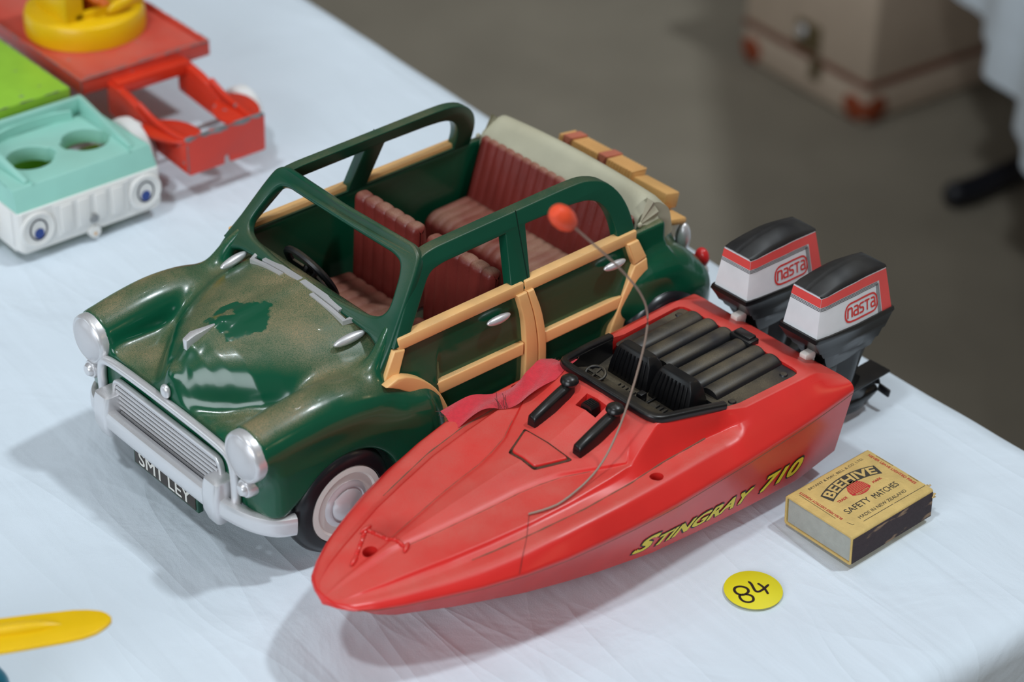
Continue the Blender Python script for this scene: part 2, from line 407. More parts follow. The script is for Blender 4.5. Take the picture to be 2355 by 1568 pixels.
def subdiv(vf, maxlen):
    V, F = vf; bm = bmesh.new(); vs = [bm.verts.new(v) for v in V]
    for q in F:
        try: bm.faces.new([vs[i] for i in q])
        except ValueError: pass
    bmesh.ops.triangulate(bm, faces=bm.faces)
    for _ in range(6):
        es = [e for e in bm.edges if e.calc_length() > maxlen]
        if not es: break
        bmesh.ops.subdivide_edges(bm, edges=es, cuts=1); bmesh.ops.triangulate(bm, faces=[f for f in bm.faces if len(f.verts) > 3])
    return npvf(bm)
def loft(rings, closed_ring=True, caps=True):
    n = len(rings[0]); V = np.vstack(rings); F = []
    for i in range(len(rings) - 1):
        for k in range(n if closed_ring else n - 1):
            k2 = (k + 1) % n; F.append([i * n + k, i * n + k2, (i + 1) * n + k2, (i + 1) * n + k])
    if caps and closed_ring: F += [list(range(n))[::-1], [(len(rings) - 1) * n + k for k in range(n)]]
    return V, F
def weldfix(vf): return weld(*vf)
def boolean(a, cutters):
    # difference of mesh a with each cutter, evaluated through a throw-away object
    def tmp(vf):
        me = bpy.data.meshes.new('tmp'); me.from_pydata(np.asarray(vf[0]).tolist(), [], [list(map(int, q)) for q in vf[1]]); me.update()
        o = bpy.data.objects.new('tmp', me); COL.objects.link(o); return o
    o = tmp(a); cs = [tmp(c) for c in cutters]
    for c in cs:
        md = o.modifiers.new('cut', 'BOOLEAN'); md.operation = 'DIFFERENCE'; md.solver = 'EXACT'; md.object = c
    dg = bpy.context.evaluated_depsgraph_get(); dg.update()
    me = bpy.data.meshes.new_from_object(o.evaluated_get(dg))
    V = np.array([v.co[:] for v in me.vertices]).reshape(-1, 3); F = [list(p.vertices) for p in me.polygons]
    for x in [o] + cs: bpy.data.objects.remove(x)
    bpy.data.meshes.remove(me); return V, F
def ico(r=1.0, sub=2, s=(1, 1, 1), c=(0, 0, 0)):
    bm = bmesh.new(); bmesh.ops.create_icosphere(bm, subdivisions=sub, radius=r)
    bmesh.ops.scale(bm, vec=s, verts=bm.verts); bmesh.ops.translate(bm, vec=c, verts=bm.verts); return npvf(bm)
AX_Y = (PI / 2, 'X')     # turns the z axis of a lathe towards -y
def wheel_y(prof, c, n=40, out=1):
    # lathe around the y axis, profile h grows outwards
    V, F = lathe(prof, n); V = np.stack([V[:, 0], V[:, 2] * out, V[:, 1]], 1)
    if out > 0: F = [q[::-1] for q in F]
    return V + np.array(c, float), F
def wheel_x(prof, c, n=32):
    V, F = lathe(prof, n); return np.stack([V[:, 2], V[:, 0], V[:, 1]], 1) + np.array(c, float), F

# ------------------------------------------------------------------ floor
bm = bmesh.new(); bmesh.ops.create_grid(bm, x_segments=2, y_segments=2, size=5000)
fl = obj('floor', npvf(bm), MT['carpet'], smooth=False); fl.location = (0, 3.0, 0); tag(fl, None, None, kind='structure')

# ------------------------------------------------------------------ tables under white cloths
def cloth_mesh(La, Lb, step, drop, rc=26.0, rf=9.0, wav=7.0, seed=0, sag=0.0, bulge=0.0):
    # rectangle La x Lb (corner at origin, table lies in +a, +b), cloth falls over all sides
    na, nb = int((La + 2 * drop) / step) + 1, int((Lb + 2 * drop) / step) + 1
    a = np.linspace(-drop, La + drop, na); b = np.linspace(-drop, Lb + drop, nb)
    # denser near the visible edges
    A, B = np.meshgrid(a, b, indexing='ij')
    ca = np.clip(A, rc, La - rc); cb = np.clip(B, rc, Lb - rc)
    dx, dy = A - ca, B - cb; L = np.hypot(dx, dy); d = np.maximum(L - rc, 0.0)
    ux, uy = dx / np.maximum(L, 1e-9), dy / np.maximum(L, 1e-9)
    ang = np.minimum(d / rf, PI / 2); rest = np.maximum(d - rf * PI / 2, 0.0)
    peri = np.where(np.abs(ux) > np.abs(uy), B, A) + 60 * np.arctan2(uy, ux)
    fold = np.sin(peri / 31.0 + seed) * 0.6 + np.sin(peri / 17.0 + 1.3 * seed) * 0.4
    amp = wav * np.minimum(rest / 120.0, 1.0)
    out = rf * np.sin(ang) + rest * 0.03 + amp * (fold - 0.8)
    X = np.where(d > 0, ca + ux * (rc + out), A); Y = np.where(d > 0, cb + uy * (rc + out), B)
    Y = Y - bulge * np.exp(-(np.maximum(A, 0) / 150.0) ** 2) * np.exp(-(np.maximum(B, 0) / 60.0) ** 2)
    Z = -(rf * (1 - np.cos(ang)) + rest)
    Z -= sag * np.exp(-(np.hypot(A - rc, B - rc) / 140.0) ** 2)
    V = np.stack([X, Y, Z], -1).reshape(-1, 3)
    for i in range(len(V)):
        p = V[i]
        V[i, 2] += 0.55 * noise.noise((p[0] / 55.0, p[1] / 55.0, seed)) + 0.25 * noise.noise((p[0] / 18.0, p[1] / 30.0, 3 + seed)) - 0.45
    F = []
    for i in range(na - 1):
        for j in range(nb - 1): F.append([i * nb + j, (i + 1) * nb + j, (i + 1) * nb + j + 1, i * nb + j + 1])
    return V, F
def table(name, label, La, Lb, loc, rz, flip, top_t=20):
    t = thing(name, label, 'table', loc, rz)
    s = -1 if flip else 1
    obj('table_top', box(La - 6, Lb - 6, top_t, (La / 2, s * Lb / 2, -top_t / 2 - 6.5), 3), MT['wood'], t)
    for x in (230, La - 230):
        for y in (60, Lb - 60):
            obj('leg', tube([(x, s * y, -top_t - 6), (x, s * y, -740 + 4)], 15, 12), MT['metal_black'], t)
    return t
# front table: its far right corner is near the right edge of the picture
TC = (0.288, 0.783); TA = math.atan2(0.79, -0.612)    # along the back edge, away from the corner
table('trestle_table', 'trestle table hidden under the big white cloth with the toys', 1300, 760, (TC[0], TC[1], TZ), TA, False)
cl = obj('tablecloth', cloth_mesh(1300, 760, 8.0, 230, rc=30, rf=10, seed=0.7, sag=3.0, bulge=16.0), MT['cloth'], sharp=179)
cl.location = (TC[0], TC[1], TZ); cl.rotation_euler = (0, 0, TA)
tag(cl, 'white cotton tablecloth with faint creases under the toy car and boat', 'tablecloth')
# second table at the right edge of the picture
T2 = (0.527, 3.30)  # far end lengthened out of view to shade the suitcase
t2 = table('folding_table', 'dark tube-legged folding table standing behind at the right picture edge', 760, 2100, (T2[0], T2[1], TZ), 0.0, True)
foot = tube(smooth_path([(24, -912, -722), (44, -904, -722), (94, -862, -722), (194, -780, -722), (264, -722, -722)], 24, 1), 17, 14)
obj('foot', join(foot, ico(17, 2, (1, 1, 1), (26, -911, -722))), MT['metal_black'], t2)
c2 = cloth_mesh(760, 2100, 14.0, 432, rc=24, rf=12, wav=16, seed=2.1)
c2 = (np.array(c2[0]) * [1, -1, 1], [q[::-1] for q in c2[1]])
co = obj('tablecloth', c2, MT['cloth'], sharp=179); co.location = (T2[0], T2[1], TZ)
tag(co, 'white cloth hanging in folds off the table at the upper right', 'tablecloth')

# ------------------------------------------------------------------ suitcase on the floor
su = thing('suitcase', 'big beige suitcase with tan corners and metal lock on the floor', 'suitcase', (0.462, 2.594, 0), R(36.4))
SW, SD, SH, SL = 430, 252, 296, 58      # along +x (right face), along +y (left face), height, lid band
obj('lid', box(SW, SD, SL - 4, (SW / 2, SD / 2, (SL - 4) / 2 + 1), 9, 3), MT['suitcase'], su)
obj('body', box(SW, SD, SH - SL, (SW / 2, SD / 2, (SH + SL) / 2 + 1), 9, 3), MT['suitcase'], su)
obj('trim_strip', box(SW + 3, SD + 3, 7, (SW / 2, SD / 2, SL), 3, 2), MT['trim_leather'], su)
for (x, y) in ((0, 0), (0, SD), (SW, 0), (SW, SD)):
    for z in (0, SH):
        V, F = ico(1, 3, (30, 30, 27), (0, 0, 0)); V = np.array(V)
        px, py = x + (22 if x == 0 else -22), y + (22 if y == 0 else -22)
        V = np.clip(V, [-24.5, -24.5, -23], [24.5, 24.5, 23]) + [px, py, 22.5 if z == 0 else SH - 19]
        obj('corner_cap', (V, F), MT['tan_leather'], su)
lk = obj('lock_plate', box(5, 46, 40, (-2, 118, 88), 2), MT['brass'], su)
obj('lock_button', lathe([(0, 4), (7, 4), (9, 2), (9, 0)], 20), MT['silver'], lk).location = (-0.006, 0.127, 0.094)
lk.children[0].rotation_euler = (0, -PI / 2, 0)
obj('hasp', box(5, 20, 30, (-3, 98, 48), 2), MT['brass'], su)

# ================================================================== green toy car
CAR = thing('toy_car', 'dark green open-top toy car with cream wood-look trim, dusty bonnet', 'toy car', (-0.1217, 0.8163, TZ), R(-137.15))

def smin(a, b, k):
    h = np.clip(0.5 + 0.5 * (b - a) / k, 0, 1); return b * (1 - h) + a * h - k * h * (1 - h)
def smax(a, b, k): return -smin(-a, -b, k)
def rcone(P, chain):
    # union of round cones along a chain of (x, y, z, r)
    best = None
    for (a, b) in zip(chain[:-1], chain[1:]):
        a = np.array(a, np.float32); b = np.array(b, np.float32); ab = b[:3] - a[:3]; L2 = float(ab @ ab)
        t = np.clip(((P[0] - a[0]) * ab[0] + (P[1] - a[1]) * ab[1] + (P[2] - a[2]) * ab[2]) / L2, 0, 1)
        d = np.sqrt((P[0] - a[0] - ab[0] * t) ** 2 + (P[1] - a[1] - ab[1] * t) ** 2 + (P[2] - a[2] - ab[2] * t) ** 2) - (a[3] + (b[3] - a[3]) * t)
        best = d if best is None else smin(best, d, 4.0)
    return best
def rspline(P, chain, n=34):
    # one smooth swept solid: densely sampled round cones without blending
    C = smooth_path(chain, n, 3).astype(np.float32); best = None
    for a, b in zip(C[:-1], C[1:]):
        ab = b - a; L2 = float(ab[:3] @ ab[:3])
        t = np.clip(((P[0] - a[0]) * ab[0] + (P[1] - a[1]) * ab[1] + (P[2] - a[2]) * ab[2]) / L2, 0, 1)
        d = np.sqrt((P[0] - a[0] - ab[0] * t) ** 2 + (P[1] - a[1] - ab[1] * t) ** 2 + (P[2] - a[2] - ab[2] * t) ** 2) - (a[3] + ab[3] * t)
        best = d if best is None else np.minimum(best, d)
    return best
def rbox3(P, lo, hi, r):
    c = [(a + b) / 2 for a, b in zip(lo, hi)]; h = [(b - a) / 2 - r for a, b in zip(lo, hi)]
    q = [np.abs(P[i] - c[i]) - h[i] for i in range(3)]
    return np.sqrt(sum(np.maximum(x, 0) ** 2 for x in q)) + np.minimum(np.maximum(q[0], np.maximum(q[1], q[2])), 0) - r
def snets(D, o, h):
    n = np.array(D.shape) - 1; S = D < 0; c = np.zeros(n, np.int8)
    offs = [(i, j, k) for i in (0, 1) for j in (0, 1) for k in (0, 1)]
    for (i, j, k) in offs: c += S[i:i + n[0], j:j + n[1], k:k + n[2]]
    act = (c > 0) & (c < 8); I = np.argwhere(act); idx = np.full(n, -1, np.int64); idx[act] = np.arange(len(I))
    vals = {q: D[I[:, 0] + q[0], I[:, 1] + q[1], I[:, 2] + q[2]] for q in offs}
    acc = np.zeros((len(I), 3)); cnt = np.zeros(len(I))
    for q in offs:
        for ax in range(3):
            if q[ax]: continue
            q2 = list(q); q2[ax] = 1; q2 = tuple(q2); va, vb = vals[q], vals[q2]; m = (va < 0) != (vb < 0)
            t = va[m] / (va[m] - vb[m]); p = np.tile(np.array(q, float), (m.sum(), 1)); p[:, ax] += t
            acc[m] += p; cnt[m] += 1
    V = (I + acc / cnt[:, None]) * h + np.array(o); F = []
    for ax in range(3):
        sl0 = [slice(None)] * 3; sl1 = [slice(None)] * 3; sl0[ax] = slice(0, -1); sl1[ax] = slice(1, None)
        a, b = S[tuple(sl0)], S[tuple(sl1)]; E = np.argwhere(a != b); u, v = [(1, 2), (2, 0), (0, 1)][ax]
        ok = (E[:, u] > 0) & (E[:, v] > 0) & (E[:, u] < n[u]) & (E[:, v] < n[v]); E = E[ok]
        ins = a[E[:, 0], E[:, 1], E[:, 2]]
        def g(du, dv):
            C = E.copy(); C[:, u] -= du; C[:, v] -= dv; return idx[C[:, 0], C[:, 1], C[:, 2]]
        q = np.stack([g(1, 1), g(0, 1), g(0, 0), g(1, 0)], 1); q[~ins] = q[~ins][:, ::-1]; F.append(q)
    return V, np.vstack(F)
def taubin(V, F, it=4):
    e = np.vstack([F[:, [0, 1]], F[:, [1, 2]], F[:, [2, 3]], F[:, [3, 0]]]); e = np.vstack([e, e[:, ::-1]])
    for i in range(it):
        for lam in (0.5, -0.52):
            s = np.zeros_like(V); cn = np.zeros(len(V)); np.add.at(s, e[:, 0], V[e[:, 1]]); np.add.at(cn, e[:, 0], 1)
            V = V + lam * (s / cn[:, None] - V)
    return V
def normed(Fv, h):
    g = np.gradient(Fv, h); return Fv / np.sqrt(g[0] ** 2 + g[1] ** 2 + g[2] ** 2 + 1e-8)

def car_body():
    h = 1.0; o = (-256.0, -82.0, 8.0); nx, ny, nz = 312, 83, 94
    X = (o[0] + h * np.arange(nx, dtype=np.float32))[:, None, None]; Y = (h * np.arange(ny, dtype=np.float32))[None, :, None]; Z = (o[2] + h * np.arange(nz, dtype=np.float32))[None, None, :]
    X, Y, Z = np.broadcast_arrays(X, Y, Z); P = (X, Y, Z)
    xs = X[:, 0, 0]
    def tab(pts): return np.interp(xs, [p[0] for p in pts], [p[1] for p in pts]).astype(np.float32)[:, None, None]
    # bonnet: domed section whose crown and half width change along the car
    zt = tab([(-60, 95), (-36, 94), (-10, 92.5), (5, 91), (15, 89.6), (22, 87.6), (28, 84.4), (33, 80), (37, 75), (40, 70), (42, 64), (44, 58)])
    w = tab([(-60, 66), (-36, 65), (-20, 60), (-8, 54), (5, 45.5), (15, 38), (25, 27.5), (33, 20), (38, 15.5), (42, 12)])
    zb = tab([(-60, 58), (-20, 56), (10, 52), (30, 50), (44, 40)])
    q = (Y / w) ** 2.3 + (np.maximum(Z - zb, 0) / (zt - zb)) ** 2.0
    d = (np.sqrt(q + 1e-6) - 1) * np.minimum(w, zt - zb) * 0.9
    d = np.maximum(d, X - 41.5); d = np.maximum(d, -60 - X); d = np.maximum(d, 20 - Z)
    body = d
    # crease down the middle of the bonnet
    rib = rcone(P, [(-40, 0, 89.8, 4.0), (10, 0, 87.4, 3.6), (26, 0, 82.6, 3.2), (36, 0, 73, 3), (38, 0, 67, 3)])
    body = smin(body, rib, 4.0)
    # front panel with the grille
    fp = rbox3(P, (-40, -60, 31), (41.0, 60, 62.0), 4.0)
    body = smin(body, fp, 7.0)
    # front wings
    fw = rspline(P, [(46, 59.6, 65.2, 12.2), (36, 59.6, 66.4, 12.5), (22, 59.8, 68.2, 13.2), (4, 60.2, 69.4, 13.6), (-16, 60.2, 66.6, 14.0), (-34, 59.8, 57.0, 14), (-46, 59.4, 43.0, 14), (-51, 59, 26, 13.5)])
    skirt = rbox3(P, (-58, 30, 16), (39, 72.5, 62), 8.0)
    # rear edge of the skirt follows the round wing outline
    skirt = smax(skirt, np.hypot(X + 2, (Z - 30) * 1.12) - 58.5, 4.0)
    fw = smin(fw, skirt, 8.0)
    body = smin(body, fw, 8.0)
    body = smax(body, X - 41.2, 2.0)
    # lower front corner: panel ends above the bumper
    body = np.where(X > 14, smax(body, 33.5 - Z, 3.0), body)
    # side panels of the passenger tub
    ys = np.interp(Z[0, 0], [8, 14, 20, 40, 60, 75, 92], [56, 59, 61, 63, 63.6, 63.0, 61.6]).astype(np.float32)[None, None, :]
    tub = np.maximum(np.maximum(Y - ys, np.maximum(-208 - X, X + 36 + 0.5 * np.maximum(Z - 70, 0))), np.maximum(Z - 88.5, 13 - Z))
    body = smin(body, tub, 4.0)
    pil = rspline(P, [(-18, 59.5, 64, 5.5), (-26, 59.0, 76, 4.6), (-34, 57.4, 86, 3.4), (-40, 55.0, 93, 2.0)], 14)
    body = smin(body, pil, 6.0)
    # rear body
    rb = (np.sqrt(((X + 196) / 50.0) ** 2 + (Y / 62.0) ** 4 + (np.maximum(Z - 42, 0) / 46.0) ** 2 + 1e-6) - 1) * 42
    rb = np.maximum(rb, 16 - Z); rb = np.maximum(rb, X + 185)
    body = smin(body, rb, 4.0)
    rw = rspline(P, [(-180, 57, 52, 10), (-190, 57, 60, 12), (-205, 57.5, 62, 13), (-220, 57.5, 54, 13.5), (-231, 57, 42, 12), (-236, 56, 28, 9)], 24)
    rsk = rbox3(P, (-238, 44, 15), (-182, 70.5, 56), 9.0)
    rsk = smax(rsk, np.hypot(X + 208, (Z - 30)) - 34, 5.0)
    body = smin(body, smin(rw, rsk, 7), 7.0)
    # wheel arches
    for cx, cr in ((-3.0, 29.5), (-202.0, 25.0)):
        arch = np.maximum(np.hypot(X - cx, Z - 22.0) - cr, 42 - Y); body = smax(body, -arch, 1.6)
    slant = np.maximum((Z - (44.6 - 0.625 * (X - 14.6))) * 0.85, np.maximum(10 - X, 42 - Y))   # forward edge of the wing slants down to the bumper end
    body = smax(body, -slant, 1.6)
    # open cabin
    cav = np.maximum(np.maximum(Y - 58.0, np.maximum(-193 - X, X + 47)), 22 - Z)
    cav2 = np.maximum(np.maximum(Y - 53, np.maximum(-70 - X, X + 38)), 89.0 - Z + 0.15 * (X + 38))
    body = smax(body, -np.minimum(cav, cav2), 1.2)
    under = rbox3(P, (-235, -44, -20), (30, 44, 17), 2); body = smax(body, -under, 1.0)
    body = np.concatenate([body[:, :0:-1], body], axis=1)
    V, F = snets(np.ascontiguousarray(body), o, h)
    V = taubin(V, F, 3)
    return V, F.tolist()
bd = obj('body', car_body(), MT['green'], CAR, sharp=50)

# windscreen frame -----------------------------------------------------------
def ws_map(V):
    V = np.array(V); y, z, t = V[:, 0].copy(), V[:, 1].copy(), V[:, 2].copy()
    x = -32.3 - (z - 90) * 27 / 34.0 - 3.0 * (y / 52.0) ** 2
    return np.stack([x + t * 0.78 - 2.0, y, z + t * 0.62 - 1.2], 1)
half_o = [(0, 124.8), (46, 124.3), (52.4, 121.5), (55.2, 114), (59.0, 100), (62.2, 88), (64.0, 76), (60, 76), (56, 86), (48, 89), (30, 90.5), (0, 91.2)]
half_i = [(0, 118.8), (38, 118.2), (44.5, 116.6), (47.6, 112), (50.6, 103), (51.2, 99.5), (49, 96.5), (44, 95.2), (28, 94.4), (0, 93.7)]
lo = fillet(half_o + [(-a, b) for a, b in half_o[::-1][1:-1]], 3.0, 4); li = fillet(half_i + [(-a, b) for a, b in half_i[::-1][1:-1]], 2.5, 4)
V, F = plate([lo, li], 5.0, 1.3, 3); obj('windscreen_frame', (ws_map(V), F), MT['green_frame'], CAR)

# side window frames ---------------------------------------------------------
def y_side(z): return 62.6 - (np.asarray(z) - 91) * (12.0 / 33)
def side_map(V, off=0.0, sgn=1):
    V = np.array(V); y = y_side(V[:, 1]) + V[:, 2] + off
    return np.stack([V[:, 0], sgn * y, V[:, 1]], 1)
fo = [(-36.0, 88), (-58.2, 117.6), (-62.8, 120.8), (-70, 121.8), (-118, 122.3), (-150, 122.7), (-164, 122.3), (-175, 118.2), (-182.4, 110.2), (-186, 101), (-186.6, 88)]
w1 = [(-45.5, 89.6), (-62.5, 110.4), (-66, 112.9), (-72.6, 114.0), (-110.4, 114.5), (-106.6, 89.6)]
w2 = [(-118.4, 89.6), (-122.6, 115), (-150, 114.6), (-161, 113.6), (-168, 110.8), (-172.8, 105), (-174.9, 98), (-175.2, 89.6)]
lo = fillet(fo, [0.5, 1, 3, 4, 4, 6, 8, 8, 8, 6, .5], 4); l1 = fillet(w1, [.3, 2, 2, 3, .5, .3], 4); l2 = fillet(w2, [.3, .5, 4, 5, 5, 5, 4, .3], 4)
V, F = plate([lo, l1, l2], 6.0, 0.6, 2)
for s in (1, -1):
    W = side_map(V, -3.0, s); ff = F if s < 0 else [q[::-1] for q in F]
    f = obj('window_frame', (W, ff), MT['green_frame'], CAR)
    seam = box(0.5, 0.5, 34, (-117.0, 0, 0)); sv = np.array(seam[0]); sv[:, 2] += 105.5; sv[:, 0] += (sv[:, 2] - 92) * -0.05
    sv[:, 1] = s * (y_side(sv[:, 2]) + 0.05 + sv[:, 1] * 0.3); obj('door_seam', (sv, seam[1]), MT['green_inside'], f)

# cream wood-look strips -----------------------------------------------------
def strip(poly, name, y0, t, s, bev=0.7, rad=0.3, yfun=None, par=None):
    V, F = plate([fillet(poly, rad, 3) if rad else poly], t, bev, 2)
    yb = y0 if yfun is None else yfun(V[:, 1])
    yb = yb - (1.7 if s < 0 else 0.0)
    W = np.stack([V[:, 0], s * (yb + V[:, 2]), V[:, 1]], 1)
    return obj(name, (W, F if s < 0 else [q[::-1] for q in F]), MT['cream'], par or CAR)
def ydoor(z): return np.interp(z, [20, 40, 60, 75, 92], [61.2, 63.2, 63.8, 63.2, 61.8]) + 0.9
for s in (1, -1):
    cap = join(box(74.5, 5.4, 6.2, (-76.3, 0, 88.9), 0.8), box(72.3, 5.4, 6.2, (-150.4, 0, 88.9), 0.8))
    cv = np.array(cap[0]); cv[:, 1] = s * (61.2 + cv[:, 1])
    obj('belt_rail', (cv, cap[1] if s > 0 else [q[::-1] for q in cap[1]]), MT['cream'], CAR)
    strip([(-36, 87.5), (-28.8, 74.8), (-37.6, 74.8), (-42, 86.2)], 'door_strip', 0, 3.2, s, yfun=ydoor)
    arch = smooth_path([(-28.8, 76.0), (-35.2, 77.2), (-44.4, 72.6), (-53.5, 64.8), (-60.4, 56.4), (-66.6, 43), (-69.3, 32), (-70, 22)], 16, 1)
    arci = smooth_path([(-62.0, 22), (-61.4, 33), (-58.4, 43), (-52.6, 53.4), (-46.5, 60.5), (-40.6, 66), (-33, 71.8), (-26.4, 75.4)], 16, 1)
    V, F = plate([np.vstack([arch, arci])], 4.4, 0.8, 2)
    yy = np.interp(V[:, 0], [-70, -45, -26], [64.3, 66.5, 68.5]) - (3.0 if s < 0 else 0.0); W = np.stack([V[:, 0], s * (yy + V[:, 2]), V[:, 1]], 1)
    obj('arch_strip', (W, F if s < 0 else [q[::-1] for q in F]), MT['cream'], CAR)
    strip([(-55.5, 61.5), (-112.4, 60.4), (-112.4, 53.6), (-61.5, 54.2)], 'door_strip', 0, 3.2, s, yfun=ydoor)
    strip([(-125.4, 61.0), (-176, 60.2), (-174, 53.6), (-126, 54.0)], 'door_strip', 0, 3.2, s, yfun=ydoor)
    L_ = smooth_path([(-108.4, 87), (-112.0, 75), (-113.0, 62), (-113.6, 48), (-113.6, 20)], 14, 2); S_ = smooth_path([(-121.4, 20), (-121.6, 48), (-120.4, 60), (-118.2, 74), (-114.3, 87)], 14, 2)
    strip(np.vstack([L_, S_]).tolist(), 'pillar_strip', 0, 4.4, s, yfun=ydoor, rad=0)
    S2 = smooth_path([(-114.7, 87), (-118.7, 74), (-121.0, 60), (-122.0, 48), (-122.0, 20)], 14, 2); R_ = smooth_path([(-127.4, 20), (-127.0, 48), (-125.6, 62), (-123.0, 75), (-118.6, 87)], 14, 2)
    strip(np.vstack([S2, R_]).tolist(), 'pillar_strip', 0, 4.4, s, yfun=ydoor, rad=0)
    strip([(-179.5, 87), (-184.0, 74.4), (-192.2, 76.2), (-186.9, 87)], 'pillar_strip', 0, 4.0, s, yfun=ydoor)
    strip([(-184.2, 74.2), (-176.6, 61), (-170.4, 45), (-166, 22), (-174, 22), (-179.2, 44.6), (-187, 58.6), (-193.4, 67.6), (-192.2, 75.6)], 'pillar_strip', 0, 4.4, s, yfun=ydoor, rad=0.6)
    for x in (-96.5, -170.5):
        hv = ico(1, 3, (7.2, 2.0, 2.1)); V = np.array(hv[0]); V[:, 2] += 0.02 * V[:, 0] ** 2 * 0.3
        V += [x, 65.6, 79.6]; V[:, 1] *= s
        obj('door_handle', (V, hv[1] if s > 0 else [q[::-1] for q in hv[1]]), MT['silver'], CAR)

# bright front parts ---------------------------------------------------------
for s in (1, -1):
    hl = obj('headlight', wheel_x([(12.2, -4), (12.2, 0), (11.8, 1.4), (11.0, 2.0), (10.4, 1.6)], (43.2, s * 59.6, 65.4), 40), MT['silver'], CAR)
    obj('lens', wheel_x([(10.5, 1.4), (9.6, 2.4), (7.0, 3.6), (3.5, 4.3), (0, 4.5)], (43.2, s * 59.6, 65.4), 36), MT['silver_lens'], hl)
    obj('side_lamp', wheel_x([(4.6, -4), (4.6, 0), (4.1, .9), (3.4, 1.0), (3.3, 1.8), (2.4, 3.0), (0, 3.5)], (43.6, s * 59.8, 48.9), 24), MT['silver'], CAR)
path = [(43.0, 51.6, 34), (43.2, 52.0, 52), (43.0, 50.2, 58.5), (42.8, 44, 61.0), (42.8, 0, 61.8), (42.8, -44, 61.0), (43.0, -50.2, 58.5), (43.2, -52.0, 52), (43.0, -51.6, 34)]
obj('grille_surround', tube(smooth_path(path, 60, 2), 2.3, 10, up=(1, 0, 0)), MT['silver'], CAR)
gl = [(-42, 52), (42, 52), (42, 34), (38, 30), (-38, 30), (-42, 34)]
ga = fillet([(-41.5, 54), (41.5, 54), (43, 44), (37, 29), (-37, 29), (-43, 44)], [5, 5, 4, 5, 5, 4], 5)
gb = fillet([(-39.6, 52), (39.6, 52), (41, 44), (35.4, 31), (-35.4, 31), (-41, 44)], [4, 4, 3, 4, 4, 3], 5)
V, F = plate([ga, gb], 3.0, 0.7); gr = obj('grille', (np.stack([42.8 + V[:, 2], V[:, 0], V[:, 1]], 1), F), MT['silver'], CAR)
V, F = plate([gb], 1.0, 0); obj('grille_recess_shade', (np.stack([41.0 + V[:, 2], V[:, 0], V[:, 1]], 1), F), MT['ink'], gr)  # black sheet standing in for the shaded recess behind the bars
for i in range(9):
    z = 31.4 + i * 2.55; hw = np.interp(z, [31, 44, 52], [35, 40.6, 39]) - 0.3
    obj('grille_bar', tube([(43.4, -hw, z), (43.4, hw, z)], 0.82, 8), MT['silver'], gr)
obj('badge', ico(1, 3, (2.0, 3.0, 3.6), (42.2, 0, 67.2)), MT['silver'], CAR)
mV = np.array([(30.6, -1.2, 82.0), (30.6, 1.2, 82.0), (30.6, 1.6, 89.4), (30.6, -1.6, 89.4), (25, -1.6, 84), (25, 1.6, 84), (26, 2.2, 91.2), (26, -2.2, 91.2), (13.5, -.5, 88.5), (13.5, .5, 88.5), (12.8, .6, 91.2), (12.8, -.6, 91.2)])
mF = [[0, 1, 2, 3], [3, 2, 6, 7], [0, 3, 7, 4], [1, 5, 6, 2], [7, 6, 10, 11], [4, 7, 11, 8], [5, 9, 10, 6], [8, 11, 10, 9], [0, 4, 5, 1], [4, 8, 9, 5]]
obj('bonnet_mascot', bevel((mV, mF), 0.5, 2), MT['silver'], CAR)
# bumper: a bar that curls round the wings, two overriders
_bh = [(27.0, 72.6, 28.5), (34.5, 70.0, 29.0), (41, 63.0, 30.5), (45.6, 54, 32.5), (48.4, 43, 34.2), (49.2, 20, 35), (49.4, 0, 35.2)]
bp_ = smooth_path(_bh + [(a, -b, c) for a, b, c in _bh[::-1][1:]], 64, 2)
bsec = fillet([(-2.6, -5), (2.6, -5), (3.4, 0), (2.6, 5), (-2.6, 5), (-3.0, 0)], [2.2, 2, 2, 2, 2.2, 2], 3)
obj('bumper', tube(bp_, 1.0, sec=bsec, up=(0, 0, 1)), MT['silver'], CAR)
for s in (1, -1):
    sh = []
    for z, xx, hw, dp in ((21.5, 47.6, 2.0, 4), (24, 50.0, 4.4, 6), (30, 52.0, 5.3, 9), (38, 52.2, 5.6, 12), (43.5, 51.4, 5.6, 13), (45.8, 50.6, 5.3, 12.6), (46.3, 49.8, 4.6, 11)):
        ring = fillet([(xx, s * 42.8 - hw), (xx, s * 42.8 + hw), (xx - dp, s * 42.8 + hw), (xx - dp, s * 42.8 - hw)], [hw * .45, hw * .45, .5, .5], 4)
        sh.append(np.c_[ring, np.full(len(ring), z)])
    obj('overrider', loft(sh), MT['silver'], CAR)
pl = obj('number_plate', box(3.0, 51, 13.5, (44.6, 0, 22.4), 0.5), MT['green_frame'], CAR)
obj('plate_panel', box(0.5, 48, 11, (46.2, 0, 22.4), 0.1), MT['plate_dark'], pl)
V, F = fit_text('SM1 LEY', -20.5, 20.5, 17.6, 7.4, off=0.018); obj('plate_lettering', (np.stack([46.55 + V[:, 2], V[:, 0], V[:, 1]], 1), F), MT['plate_letter'], pl, smooth=False)
